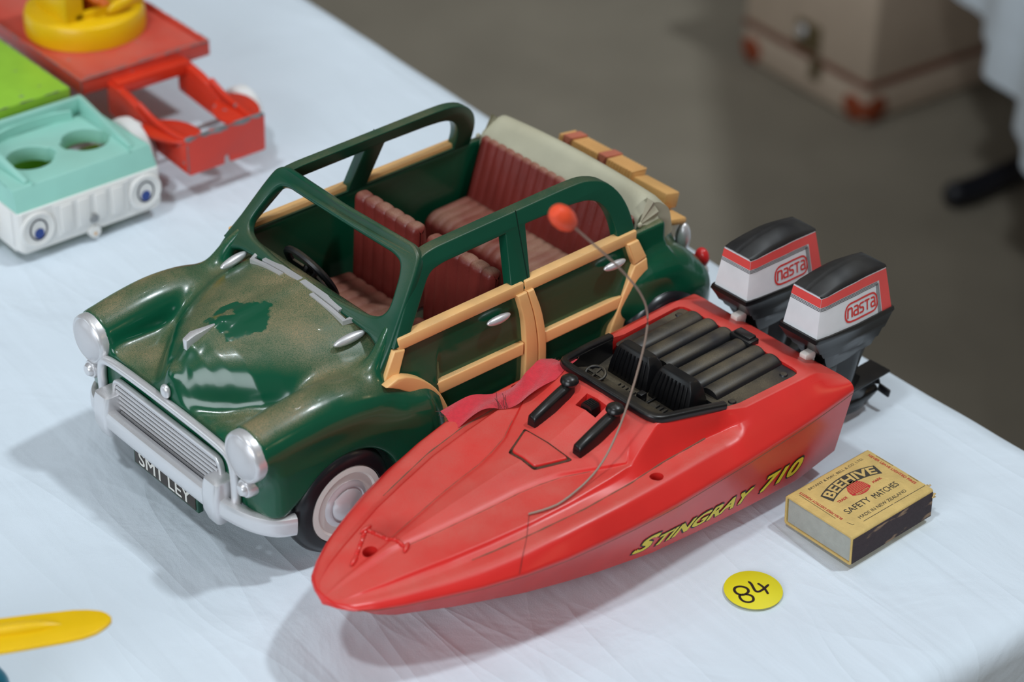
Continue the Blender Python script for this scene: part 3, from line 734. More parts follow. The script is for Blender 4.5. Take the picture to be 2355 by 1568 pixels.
for s in (1, -1):
    V, F = ico(1, 3, (8.4, 2.3, 2.2)); V = np.array(V); V[:, 2] += V[:, 0] * -0.10
    V = V @ np.array(Matrix.Rotation(R(-6 * s), 3, 'Z')).T + [-27.5, s * 43.4, 87.4]
    obj('bonnet_vent', (V, F), MT['silver'], CAR)
    # wiper: arm along the screen, blade bracket at the outer end
    a = tube([(-34.2, s * .6, 93.8), (-34.6, s * 16, 93.0), (-34.8, s * 28.5, 91.8)], 1.0, 8, sec=[(-1.6, -1.2), (1.6, -1.2), (1.6, 1.0), (-1.6, 1.0)])
    b = tube([(-31.2, s * 11, 93.0), (-31.4, s * 24, 91.6), (-31.6, s * 34.4, 89.9), (-35.4, s * 35.6, 90.6)], 1.0, 8, sec=[(-1.1, -1.3), (1.1, -1.3), (1.1, 1.1), (-1.1, 1.1)])
    obj('wiper', join(a, b), MT['silver'], CAR)

# wheels ---------------------------------------------------------------------
def car_wheel(x, s):
    prof = [(14, -7), (21, -7), (25.4, -5.6), (27, -2.5), (27, 1.5), (25.6, 5.0), (22.6, 7.0), (19.6, 7.4), (18.8, 6.4), (14, 6.0)]
    w = obj('wheel', wheel_y([(0, -6.9)] + prof, (x, s * 67.2, 27), 48, s), MT['black_rubber'], CAR)
    obj('white_wall', wheel_y([(19.2, 6.5), (18.9, 7.3), (16.2, 7.5), (15.4, 6.6), (14.6, 5.0), (12.6, 4.9), (11.4, 6.2)], (x, s * 67.2, 27), 48, s), MT['white_wheel'], w)
    obj('hub_cap', wheel_y([(12.0, 5.0), (11.8, 6.6), (10.2, 7.8), (9.2, 7.9), (8.4, 7.2), (7.6, 8.2), (4.0, 9.4), (0, 9.8)], (x, s * 67.2, 27), 40, s), MT['silver'], w)
for s in (1, -1):
    car_wheel(0, s); car_wheel(-202, s)
for x in (0, -202): obj('axle', tube([(x, -62, 27), (x, 62, 27)], 2, 8), MT['plate_dark'], CAR)

# seats ----------------------------------------------------------------------
def fluted(sec, y0, y1, nrib, amp, endr, per=8):
    # seat squab/back: section in (x, z) swept along y with padded flutes
    S = fillet(sec, 3.0, 4); c = S.mean(0); n = nrib * per + 1; rings = []
    d = np.roll(S, -1, 0) - np.roll(S, 1, 0); nr = np.stack([d[:, 1], -d[:, 0]], 1); nr /= np.linalg.norm(nr, axis=1)[:, None] + 1e-9
    if ((nr * (S - c)).sum(1)).mean() < 0: nr = -nr
    for i in range(n):
        y = y0 + (y1 - y0) * i / (n - 1); f = abs(math.sin(PI * nrib * i / (n - 1))) ** 0.55
        e = min(y - y0, y1 - y); e = max(0.0, 1 - e / endr); k = endr * (1 - math.sqrt(max(0, 1 - e * e)))
        P = S + nr * (amp * (f - 1) - k)
        rings.append(np.stack([P[:, 0], np.full(len(P), y), P[:, 1]], 1))
    return loft(rings)
for a, b in ((-51, -3.2), (3.2, 51)):
    st = obj('front_seat', fluted([(-101.5, 44), (-104.0, 91), (-106, 93.4), (-112.5, 93), (-116.5, 44)], a, b, 6, 1.0, 3.0), MT['maroon'], CAR, sharp=60)
    obj('seat_cushion', fluted([(-102, 36), (-101.5, 50), (-74, 52.5), (-70, 50), (-70, 36)], a, b, 6, 0.9, 3.0), MT['maroon'], st, sharp=60)
obj('rear_seat_back', fluted([(-177, 50), (-182, 62), (-191.5, 92.5), (-196, 92.5), (-192, 50)], -55.5, 55.5, 18, 0.8, 2.5, 6), MT['maroon'], CAR, sharp=60)
obj('rear_seat_cushion', fluted([(-184, 40), (-184, 61.5), (-158, 61), (-152.5, 57), (-152, 40)], -55.5, 55.5, 18, 0.8, 2.5, 6), MT['maroon'], CAR, sharp=60)
obj('cabin_floor', box(148, 112, 2, (-118, 0, 23)), MT['green_inside'], CAR)
sw = obj('steering_wheel', mv(join(tube([(15.6 * math.cos(t), 15.6 * math.sin(t), 0) for t in np.linspace(0, 2 * PI, 41)[:-1]], 1.8, 8, closed=True),
      lathe([(0, -2), (3, -2), (3, 1), (0, 2)], 16), *[tube([(0, 0, 0), (15 * math.cos(t), 15 * math.sin(t), 0)], 1.4, 6) for t in (0.5, 2.6, 4.7)]), (-56, -21.5, 79.5), (R(-62), 'Y')), MT['black_dusty'], CAR)
obj('steering_column', tube([(-55, -22.5, 83), (-46, -22.5, 72)], 2, 8), MT['black'], CAR)

# folded hood behind the rear seat --------------------------------------------
rings = []
for i in range(33):
    u = -1 + 2 * i / 32; y = 57.0 * u; e = abs(u)
    zr = 103.9 - 3.6 * u * u - (2.4 * max(0, (e - .93) / .07) ** 2); xs = -1.2 * u * u
    sec = fillet([(-192.5, 86), (-193.8, 92.6), (-199.6 - .4 * xs, zr - 2.0), (-202.5 + xs, zr), (-206.5 + xs, zr - 1.0), (-215.5, 91), (-219, 76), (-200, 72)], [.5, 1.5, 2.5, 2, 3, 4, 2, 1], 4)
    rings.append(np.stack([sec[:, 0], np.full(len(sec), y), sec[:, 1]], 1))
hd = obj('folded_hood', loft(rings), MT['hood_cloth'], CAR, sharp=45)
for s in (1, -1):
    C0 = np.array([-192.6, 90.0]); fan = [(-207.5, 82.0), (-207.6, 86), (-206.6, 89.8), (-205.4, 93.4), (-203.8, 96.8), (-201.6, 100.2), (-198.8, 102.4)]
    V = []; F = []
    for k, p in enumerate(fan):
        dp = 1.0 if k % 2 else -0.6
        V += [(C0[0], s * (58.8 if s > 0 else 56.0), C0[1]), (p[0], s * ((58.4 if s > 0 else 55.8) + dp), p[1]), (p[0], s * 54.0, p[1])]
    for k in range(len(fan) - 1):
        a, b = k * 3, k * 3 + 3; F += [[a, a + 1, b + 1], [a + 1, a + 2, b + 2, b + 1]]
    obj('hood_pleats', (np.array(V), F), MT['hood_cloth'], hd, sharp=10)
    obj('hood_stud', ico(1, 2, (1.5, 1.0, 1.5), (-193.2, s * 59.0, 90.2)), MT['hood_cloth'], hd)

# picnic basket strapped on the tail
bk = obj('picnic_basket', mv(box(11, 54, 12, (0, 0, 5), 1.2), (-237, -14, 73), (R(-14), 'Y')), MT['basket'], CAR)
for i in range(26):
    obj('weave_rib', mv(tube([(5.6, -26 + i * 2.08, -1), (5.7, -26 + i * 2.08, 10.6), (-5, -26 + i * 2.08, 11.4)], 0.95, 6, up=(0, 1, 0)), (-237, -14, 73), (R(-14), 'Y')), MT['basket'], bk)
for y in (-20, 6):
    obj('basket_strap', mv(tube([(6.5, y, -1), (6.6, y, 11.8), (-5, y, 12.4)], 1.0, sec=[(-3, -.5), (3, -.5), (3, .5), (-3, .5)], up=(0, 0, 1)), (-237, -14, 73), (R(-14), 'Y')), MT['basket_red'], bk)
obj('basket_end', mv(box(10.4, 24, 9, (0, 0, 4.5), 1.2), (-237.2, 25.5, 73), (R(-14), 'Y')), MT['basket'], bk)
obj('basket_lid', mv(box(13, 88, 4.0, (0, 0, 0), 1.6), (-234, 3.0, 71), (R(-14), 'Y')), MT['basket'], bk)
for s in (1, -1):
    obj('rear_lamp', ico(1, 3, (3.4, 4.2, 5.4), (-241.0, s * 58, 53)), MT['red_lamp'], CAR)
    obj('rear_overrider', join(ico(1, 3, (4, 4, 8.5), (-239, s * 46, 60)), ico(1, 3, (3.6, 5.4, 5), (-240.4, s * 57.6, 46))), MT['silver'], CAR)
obj('rear_bumper', tube(smooth_path([(-226, 68, 33), (-236, 64, 33), (-244, 52, 33), (-247, 20, 33), (-247, -20, 33), (-244, -52, 33), (-236, -64, 33), (-226, -68, 33)], 40, 2), 1.0, sec=bsec), MT['silver'], CAR)

# ================================================================== red toy speedboat
BOAT = thing('toy_speedboat', 'red plastic toy speedboat with black cockpit and two outboard motors', 'toy boat', (0.03548, 0.78365, TZ + 0.00564), R(-136.7), 0.9909)
def tb(pts):
    p = sorted(pts); return lambda x: float(np.interp(x, [a for a, _ in p], [b for _, b in p]))
Z0 = tb([(152.6, 35.6), (151, 37.2), (148, 38.2), (140, 40.4), (125, 43.6), (118, 45.0), (98, 47.4), (77, 50.0), (55, 52.4), (40, 53.4), (27, 54.4), (21, 56.0), (10, 60.0), (3, 62.6), (-7, 66.6), (-12, 67.0), (-46, 61.5), (-58, 58.0), (-101, 57.2), (-106, 55.8), (-121, 48.4)])
Y1 = tb([(152.6, .15), (118, .9), (108, 2.5), (98, 4.3), (77, 7.8), (66, 9.3), (55, 10.5), (45, 13), (35, 16.6), (26.5, 22), (18, 27.3), (9.5, 32.6), (0, 24), (-10, 20), (-121, 20)])
Z1 = tb([(152.6, 35.5), (151, 37.1), (140, 40.3), (118, 45.0), (98, 46.6), (77, 48.7), (55, 50.4), (45, 51.4), (35, 52.3), (26.5, 53.2), (18, 53.8), (9.5, 54.6), (0, 61.5), (-10, 66.6), (-46, 61.5), (-58, 58.0), (-101, 57.2), (-106, 55.6), (-121, 48.4)])
Y2 = tb([(152.6, .5), (151, 3.6), (148, 7.5), (140, 11), (130, 14.6), (122, 17), (104, 22.6), (85, 27), (65, 31), (45, 33.3), (22, 34.9), (9, 35.0), (-10, 31.4), (-46, 38.0), (-58, 40.6), (-101, 42.0), (-106, 41.4), (-121, 44)])
Z2 = tb([(152.6, 35.4), (151, 36.9), (148, 38), (140, 40.2), (122, 43), (104, 45.5), (85, 47.4), (65, 49.5), (45, 51.1), (22, 53.4), (9, 54.8), (-10, 65.6), (-46, 60.0), (-58, 57.8), (-101, 57.0), (-106, 55.4), (-121, 48.8)])
Y3 = tb([(152.6, .7), (151, 4.6), (148, 9.5), (140, 14), (130, 18.8), (122, 21.5), (104, 27), (85, 31.6), (65, 36.0), (41, 39.4), (14, 40.2), (-8, 38.8), (-35, 38.9), (-43, 39.8), (-50.5, 43.9), (-58, 44.6), (-101, 46.0), (-106, 45), (-121, 47)])
Z3 = tb([(152.6, 35.4), (151, 36.8), (148, 37.8), (140, 39.4), (122, 41.6), (104, 43.6), (85, 45.4), (65, 47.8), (41, 49.4), (14, 50.2), (-8, 50.0), (-43, 50.2), (-50.5, 54.3), (-58, 54.6), (-101, 54.0), (-106, 53.4), (-121, 48.6)])
Y4 = tb([(152.6, 1.0), (151, 6.2), (148, 11.4), (140, 17.5), (130, 23.4), (112, 31.0), (96, 36.4), (79, 41.0), (62, 44.6), (44, 47.2), (25, 48.6), (3, 48.6), (-19, 48.0), (-38, 47.6), (-45.5, 48.6), (-58, 48.6), (-101, 50.0), (-121, 50.6)])
Z4 = tb([(152.6, 35.4), (151, 36.6), (148, 37.6), (140, 39.2), (127, 41.0), (112, 42.4), (96, 44.2), (79, 46.2), (62, 48.6), (44, 50.4), (25, 51.2), (3, 51.2), (-19, 51.2), (-38, 51.0), (-45.5, 51.6), (-58, 51.3), (-101, 50.4), (-121, 48.2)])
Y5 = tb([(152.6, 1.2), (151, 8.0), (148, 14.5), (140, 21), (130, 27), (115, 34), (100, 40.5), (80, 47), (60, 51.4), (40, 54.0), (25, 55.6), (10, 56.6), (0, 57), (-45, 56.7), (-60, 56.3), (-80, 55.8), (-100, 54.6), (-121, 53.0)])
Z5 = tb([(152.6, 34.6), (148, 36.0), (120, 38), (60, 40), (0, 42), (-60, 43.5), (-121, 45.4)])
Y6 = tb([(152.6, .9), (148, 2.2), (136, 2.6), (126, 2.8), (117, 3.6), (105, 10.5), (95, 16.2), (80, 21.8), (64, 27.4), (45, 32.6), (27, 37), (0, 42.6), (-33, 46.2), (-60, 48.2), (-90, 49.6), (-121, 46)])
Z6 = tb([(152.6, 33.6), (148, 30.5), (136, 22.5), (126, 14.5), (117, 9.6), (105, 10), (95, 10), (80, 9), (64, 7.6), (45, 6.4), (27, 5.6), (0, 5), (-121, 5)])
Z7 = tb([(152.6, 33.2), (148, 29.6), (136, 21.4), (126, 13.2), (117, 8), (105, 4), (95, 0.2), (85, -3), (72, -5.2), (60, -5.4), (-121, -5.4)])
def hull_ring(x, nf=6):
    e = 1.0 if x > 14 else max(0.0, (x - 2) / 12.0); f = min(1.0, max(0.0, (150 - x) / 30.0)) * e
    y1, z1, y2, z2, y3, z3 = Y1(x), Z1(x), Y2(x), Z2(x), Y3(x), Z3(x)
    b1 = (y1 + (y2 - y1) * 0.12 + .2, z1 + (z2 - z1) * 0.12 - 0.9 * f); g = min(1.0, max(0.0, (150 - x) / 25.0)) if x > 10 else 0.0
    b2 = (y2 + (y3 - y2) * 0.30, z2 + (z3 - z2) * 0.30 - 0.5 * g)
    h = [(y1, z1 + .35 * f), b1, (y2, z2 + .35 * g), b2, (y3, z3 - .2 * g), (Y4(x), Z4(x)), (Y5(x), Z5(x)), (Y6(x), Z6(x))]
    pts = [(0, Z0(x) + .3 * f)] + h + [(0, Z7(x))] + [(-p, q) for p, q in h[::-1]]
    rad = [0.3, 0.9, 1.2, 0.8, 0.9, 0.9, 3.4, 2.2, 1.4]; rad = rad + [.4] + rad[1:][::-1]
    return fillet(pts, rad, nf)
xs = sorted(set(np.round(np.r_[np.linspace(152.6, 150.4, 5), np.linspace(150, 140, 8), np.linspace(138, 10, 54), np.linspace(9, -12, 12), np.linspace(-16, -37, 8), np.array([-38, -40, -41.5, -43, -44.2, -45.5, -46, -47, -48.2, -49.3, -50.5, -52, -54, -56, -57, -58]), np.linspace(-62, -104, 12), np.linspace(-106, -121, 7)], 3)), reverse=True)
rings = []
for x in xs:
    q = hull_ring(x); rings.append(np.stack([np.full(len(q), x), q[:, 0], q[:, 1]], 1))
hull = loft(rings)
hull = (hull[0], [q[::-1] for q in hull[1]])
# cockpit opening, hatch groove, switch slot and the round holes are cut out of the moulding
def prism(loop, z0, z1):
    n = len(loop); V = np.vstack([np.c_[loop, np.full(n, z0)], np.c_[loop, np.full(n, z1)]])
    return weld(V, [list(range(n))[::-1], list(range(n, 2 * n))] + [[i, (i + 1) % n, n + (i + 1) % n, n + i] for i in range(n)])
op = fillet([(-12.5, -29), (-12.5, 29), (-48.5, 35), (-49, 36.6), (-98.5, 38.2), (-98.5, -38.2), (-49, -36.6), (-48.5, -35)], [3, 3, .4, 1, 5, 5, 1, .4], 4)
gout = fillet([(25.6, -15.6), (25.6, 15.6), (42.0, 8.4), (42.0, -8.4)], 1.2, 3); gin = fillet([(26.6, -13.8), (26.6, 13.8), (40.8, 7.4), (40.8, -7.4)], 1.6, 3)
def deckz(x, y):
    q = hull_ring(x); q = q[: len(q) // 2]; m = q[:, 0] >= -1e-6; q = q[m]; o_ = np.argmax(q[:, 0]); q = q[:o_ + 1]
    return float(np.interp(abs(y), q[:, 0], q[:, 1]))
cuts = [prism(op, 34, 90)]
cuts.append(prism(np.array([(3.4, -6.4), (3.4, 6.4), (-3.8, 6.4), (-3.8, -6.4)]), 54, 80))
def cyl(x, y, r, z0, z1, n=20): return prism(np.array([(x + r * math.cos(a), y + r * math.sin(a)) for a in np.linspace(0, 2 * PI, n + 1)[:-1]]), z0, z1)
cuts += [cyl(123.6, -4.4, 3.3, 28, 60), cyl(2.8, 44.6, 3.1, 38, 70), cyl(2.8, -44.6, 3.1, 38, 70)]
hb = boolean(hull, cuts)
hull_o = obj('hull', hb, MT['boat'], BOAT, sharp=24)
# hatch panel: groove line of dust around a raised trapezoid
def drape(vf, off):
    V = np.array(vf[0]); V[:, 2] = [deckz(a, b) + off + c for a, b, c in V]; return V, vf[1]
V, F = subdiv(plate([gout, gin], 0.1, 0), 4.0); obj('hatch_groove', drape((V * [1, 1, 0], F), 0.16), MT['boat_dark'], hull_o, sharp=179)
V, F = subdiv(plate([gin], 1.8, 0.6, 3), 5.0); obj('hatch_panel', drape((V, F), 0.25), MT['boat'], hull_o, sharp=60)
# moulded rope and cleats on the bow
def on_deck(pts, off): return [(a, b, deckz(a, b) + off) for a, b in pts]
rope = []
A_, B_, C_ = (116.5, -15.6), (131.5, -5.0), (111.8, 5.4)
for p, q in ((A_, B_), (A_, C_)):
    t = np.linspace(0.06, 0.94, 24); pts = [(p[0] + (q[0] - p[0]) * k, p[1] + (q[1] - p[1]) * k) for k in t]
    tw = tube(on_deck(pts, 0.3), [0.85 + 0.28 * math.sin(k * 9) for k in range(24)], 8); rope.append(tw)
obj('moulded_rope', join(*rope), MT['boat'], hull_o)
for (p, ang) in ((A_, 0.1), (B_, 0.5), (C_, 0.6)):
    V, F = ico(1, 3, (3.3, 1.2, 1.3)); V = V @ np.array(Matrix.Rotation(ang, 3, 'Z')).T + [p[0], p[1], deckz(*p) + 0.5]
    obj('moulded_cleat', (V, F), MT['boat'], hull_o)
# parting line round the hull
for s in (1, -1):
    ln = [(x, s * (Y5(x) + 0.02), Z5(x) - 1.9) for x in np.linspace(-120.6, 146, 90)]
    ln = [(x, s * (Y6(x) + (Y5(x) - Y6(x)) * 0.935 - 0.06), Z6(x) + (Z5(x) - Z6(x)) * 0.935) for x in np.linspace(-120.6, 146, 90)]
    obj('parting_line', tube(ln, 0.22, 5), MT['boat_dark'], hull_o)
# dust caught along the moulded grooves, and a loose hair over the side deck
for s in (1, -1):
    for nm, fx, fz, x0, x1, rr_ in (('groove_dust', Y3, Z3, -34, 96, .42), ('groove_dust', lambda x: Y1(x) + (Y2(x) - Y1(x)) * .12 + .2, lambda x: 0, 24, 112, .16)):
        pts = [(x, s * fx(x), deckz(x, fx(x)) + .02) for x in np.linspace(x0, x1, 70)]
        obj(nm, tube(pts, [rr_ * (.35 + .65 * (0.5 + 0.5 * math.sin(i * .9) * math.cos(i * .37))) for i in range(70)], 6), MT['boat_dark'], hull_o)
obj('loose_hair', tube([(62.5 + 23 * t, 27.5 + 18.5 * t + 1.0 * math.sin(3 * t), deckz(62.5 + 23 * t, 27.5 + 18.5 * t) + .15) for t in np.linspace(0, .93, 16)], 0.11, 5), MT['thread'], hull_o)
# decal lettering on both hull sides
def side_map_b(V, s, off=0.12):
    out = []
    for u, v, dz_ in V:
        x = u; t = (v - Z6(x)) / (Z5(x) - Z6(x)); y = Y6(x) + (Y5(x) - Y6(x)) * t
        out.append((x, s * (y + off + dz_), v))
    return np.array(out)
def decal(s, off2, g):
    parts = []
    for (txt, x0, x1, z0, h) in (('S', 14.0, 2.0, 11.6, 11.2), ('TINGRAY', 1.4, -57.0, 11.6, 8.0), ('710', -62.5, -90.0, 11.8, 9.4)):
        V, F = fit_text(txt, -g, abs(x1 - x0) + g, -g, h + 2 * g, shear=0.35, off=0.04 + g * 0.05, space=1.02)
        X = (x0 - V[:, 0]) if s > 0 else (x1 + V[:, 0])
        parts.append((np.stack([X, z0 + V[:, 1], V[:, 2]], 1), F))
    V, F = subdiv(join(*parts), 2.0); W = side_map_b(V, s, off2)
    return W, F
for s in (1, -1):
    dk = obj('decal_outline', decal(s, 0.14, 0.8), MT['ink'], hull_o, smooth=False)
    obj('decal_lettering', decal(s, 0.32, 0.0), MT['yellow_print'], dk, smooth=False)

# black cockpit moulding -----------------------------------------------------
fr = [(-48.2, -36.4, 61.0), (-30, -33.6, 64.4), (-13, -30.4, 66.8), (-10.2, -28.2, 67.4), (-9.2, -24, 67.8), (-9.0, 0, 68.2), (-9.2, 24, 67.8), (-10.2, 28.2, 67.4), (-13, 30.4, 66.8), (-30, 33.6, 64.4), (-48.2, 36.4, 61.0)]
rsec = fillet([(-1.9, -1.9), (1.9, -1.9), (1.9, 1.5), (-1.9, 1.5)], [.3, .3, 1.3, 1.3], 4)
ck = obj('cockpit_frame', tube(smooth_path(fr, 50, 1), 1.0, sec=rsec), MT['black'], BOAT)
for s in (1, -1):
    W = [(-47.5, s * 35.2, 61), (-12.5, s * 29.2, 67), (-12.5, s * 28.6, 51), (-47.5, s * 34.6, 51)]
    obj('cockpit_side', loft([np.array(W), np.array(W) + [0, -s * 1.2, 0]]), MT['black'], ck, smooth=False)
obj('dashboard', loft([np.array([(-10.6, y, 66.5), (-12, y, 66.2), (-19, y, 60.4), (-27, y, 57), (-27, y, 53), (-10.6, y, 53)]) for y in (-29.5, 29.5)]), MT['black_dusty'], BOAT, sharp=20)
fp_ = prism(fillet([(-11, -29), (-11, 29), (-48, 35), (-48, -35)], 1, 3), 49, 52.5); obj('cockpit_floor', fp_, MT['black_dusty'], BOAT)
obj('floor_grating', join(*[box(9, 1.2, 0.9, (-29, -14 + k * 2.4, 53.0), .3, 1) for k in range(5)] + [box(7, 1.2, 0.9, (-31, 10 + k * 2.4, 53.0), .3, 1) for k in range(5)]), MT['black_dusty'], BOAT)
swb = join(tube([(4.2 * math.cos(t), 5.0 * math.sin(t), 0) for t in np.linspace(0, 2 * PI, 29)[:-1]], 0.8, 8, closed=True), box(8, 1.0, .8), box(1.0, 9, .8))
obj('steering_wheel', mv(swb, (-22.0, -19.5, 60.6), (R(18), 'Y')), MT['black_dusty'], BOAT)
obj('throttle', join(box(4, 3.4, 5, (-30, 2.5, 55.5), .5), box(12, 1.0, 1.0, (-35, 5.2, 53.2), .2)), MT['black'], BOAT)
for c0 in (-13.6, 12.6):
    seat = obj('seat', loft([fillet([(x0, c0 - hw), (x0, c0 + hw), (x1, c0 + hw), (x1, c0 - hw)], 1.2, 3).tolist() and np.c_[fillet([(x0, c0 - hw), (x0, c0 + hw), (x1, c0 + hw), (x1, c0 - hw)], 1.2, 3), np.full(12, z)]
          for (x0, x1, hw, z) in ((-36.2, -50.5, 12.6, 52), (-37.6, -49.5, 12.2, 58), (-39.6, -48, 11.2, 64), (-40.6, -46.4, 9.4, 67.4), (-41.4, -45.4, 8.6, 68.2))]), MT['black'], BOAT, sharp=30)
    for k in range(8):
        y = c0 - 9.2 + k * 2.63; hh = 66.0
        obj('seat_flute', tube([(-36.4, y, 54), (-37.4, y, 58), (-39.2, c0 + (y - c0) * .93, 64), (-39.9, c0 + (y - c0) * .9, hh)], 0.5, 6), MT['black'], seat)
eb = prism(fillet([(-50.5, -36), (-50.5, 36), (-98, 37.4), (-98, -37.4)], 3, 4), 48, 56.0)
eng = obj('engine_cover', eb, MT['black_dusty'], BOAT)
for k, (y, hw, z) in enumerate([(-27.2, 5.0, 57.4), (-17.4, 4.9, 58.2), (-7.2, 5.0, 58.4), (3.4, 4.7, 57.6), (12.8, 4.7, 58.0), (22.2, 5.2, 58.0)]):
    prof = [(y + hw * math.cos(t), 55.0 + (z - 53.4) * max(0, math.sin(t)) ** 0.8) for t in np.linspace(0, PI, 13)]
    prof = prof + [(y - hw, 53), (y + hw, 53)]
    rr = []
    for x, sc in ((-54.0, .94), (-55.0, 1.0), (-96.0, 1.0), (-97.6, .92), (-98.4, .7)):
        rr.append(np.array([(x, y + (a - y) * (1 if sc == 1 else .97), 53 + (b - 53) * sc) for a, b in prof]))
    obj('cover_rib', loft(rr), MT['black_dusty'], eng, sharp=45)
obj('cover_catch', join(box(7, 13, 4.4, (-98.5, 2.6, 57.6), .8), box(5, 10, 2, (-99, 2.6, 60), .6)), MT['black'], BOAT)
for (x, y) in ((-58, 32.6), (-92, 33.4), (-92, -33.4)): obj('screw_head', lathe([(0, 56.9), (1.6, 56.7), (2.0, 56.0)], 12), MT['black_dusty'], eng).location = (x * MM, y * MM, 0)

# deck levers, switch
for s in (1, -1):
    y = s * 14.5; L_ = []
    for x, zt_, hw, dz in ((22.6, 59.0, 2.3, 5.6), (22.0, 60.2, 2.7, 5.6), (12, 64.2, 3.0, 6.2), (6, 66.6, 3.0, 6.4), (1.0, 68.2, 3.1, 6.6), (-1.5, 68.4, 2.6, 6.6)):
        zb_ = max(deckz(x, y) - 0.8, zt_ - dz - 1)
        L_.append(np.array([(x, y + a, b) for a, b in fillet([(-hw, zb_), (hw, zb_), (hw * .9, zt_), (-hw * .9, zt_)], [.2, .2, hw * .8, hw * .8], 4)]))
    lv = obj('cleat_lever', loft(L_), MT['black'], BOAT, sharp=45)
    obj('lever_knob', mv(lathe([(0, -2.4), (3.6, -1.6), (4.3, -.2), (3.9, 1.2), (2.6, 2.3), (0, 2.8)], 24), (-0.4, y, 68.9)), MT['black'], lv)
swt = obj('switch_slider', loft([np.array([(x, 4.4 * 0 + a, b) for a, b in ((-3.6, 54), (3.0, 54), (3.0, 63.4), (2.2, 64.6), (-2.8, 64.6), (-3.6, 63.4))]) for x in (-2.6, 2.6)]), MT['black'], BOAT, sharp=20)
obj('slider_ridge', join(*[box(4.6, .5, .6, (0, -2.2 + k * .95, 64.8)) for k in range(5)]), MT['black'], swt)
obj('slot_floor', box(9, 14, 1, (0, 0, 55)), MT['boat'], hull_o)

# aerial with orange tip
ar = smooth_path([(62.8, 27.4, 50.6), (56, 31, 51.8), (48.2, 33, 52.6), (25.6, 30.5, 55.8), (12.6, 29, 69.0), (3.1, 28.5, 91.9), (-3.6, 28.5, 118.1), (0.2, 28.5, 134.2), (18.0, 28.5, 156.9), (39.0, 28.5, 179.4), (47, 28.5, 188)], 60, 2)
ae = obj('aerial_wire', tube(ar, 0.48, 8), MT['wire'], BOAT)
tipd = np.array([11.3, 0, 12.0]); tipd /= np.linalg.norm(tipd)
V, F = lathe([(0, -7.2), (2.2, -7.0), (3.6, -5.4), (4.6, -2), (4.7, 2), (4.0, 5.0), (2.4, 6.8), (0, 7.2)], 24)
q = Vector((0, 0, 1)).rotation_difference(Vector(tipd)).to_matrix()
obj('aerial_tip', (V @ np.array(q).T + np.array([50.4, 28.5, 191.4]), F), MT['orange'], ae)

# outboard motors ------------------------------------------------------------
NA = {'n': ([[(0, 0), (0, .95)], [(0, .72), (.12, .93), (.45, .95), (.58, .82), (.58, 0)]], .58), 'a': ([[(.08, .95), (.45, .95), (.58, .82), (.58, 0)], [(.58, .5), (.14, .5), (0, .38), (0, .12), (.12, 0), (.58, .02)]], .58),
      's': ([[(.56, .95), (.14, .95), (.02, .84), (.02, .62), (.14, .5), (.44, .46), (.56, .34), (.56, .12), (.44, 0), (0, 0)]], .56), 't': ([[(0, .97), (.66, .97)], [(.36, .97), (.32, 0)]], .66)}
def motor_side(u, v, s, yc):
    # u along -x from the front (0..1), v height from band bottom (0..1): side face of the cowl
    xf = np.interp(v, [0, 1], [-115.0, -117.6]); xr = np.interp(v, [0, 1], [-171.0, -164.6]); x = xf + (xr - xf) * u
    hw = np.interp(v, [0, 1], [11.6, 9.4]); hw = hw * np.interp(u, [0, .06, .5, 1], [.90, .97, 1.0, .86])
    return x, yc + s * hw
def motor_z(u, v):
    zb_ = np.interp(u, [0, 1], [64.6, 59.6]); zt_ = np.interp(u, [0, .3, .6, 1], [85.9, 86.4, 86.2, 84.2]); return zb_ + (zt_ - zb_) * v
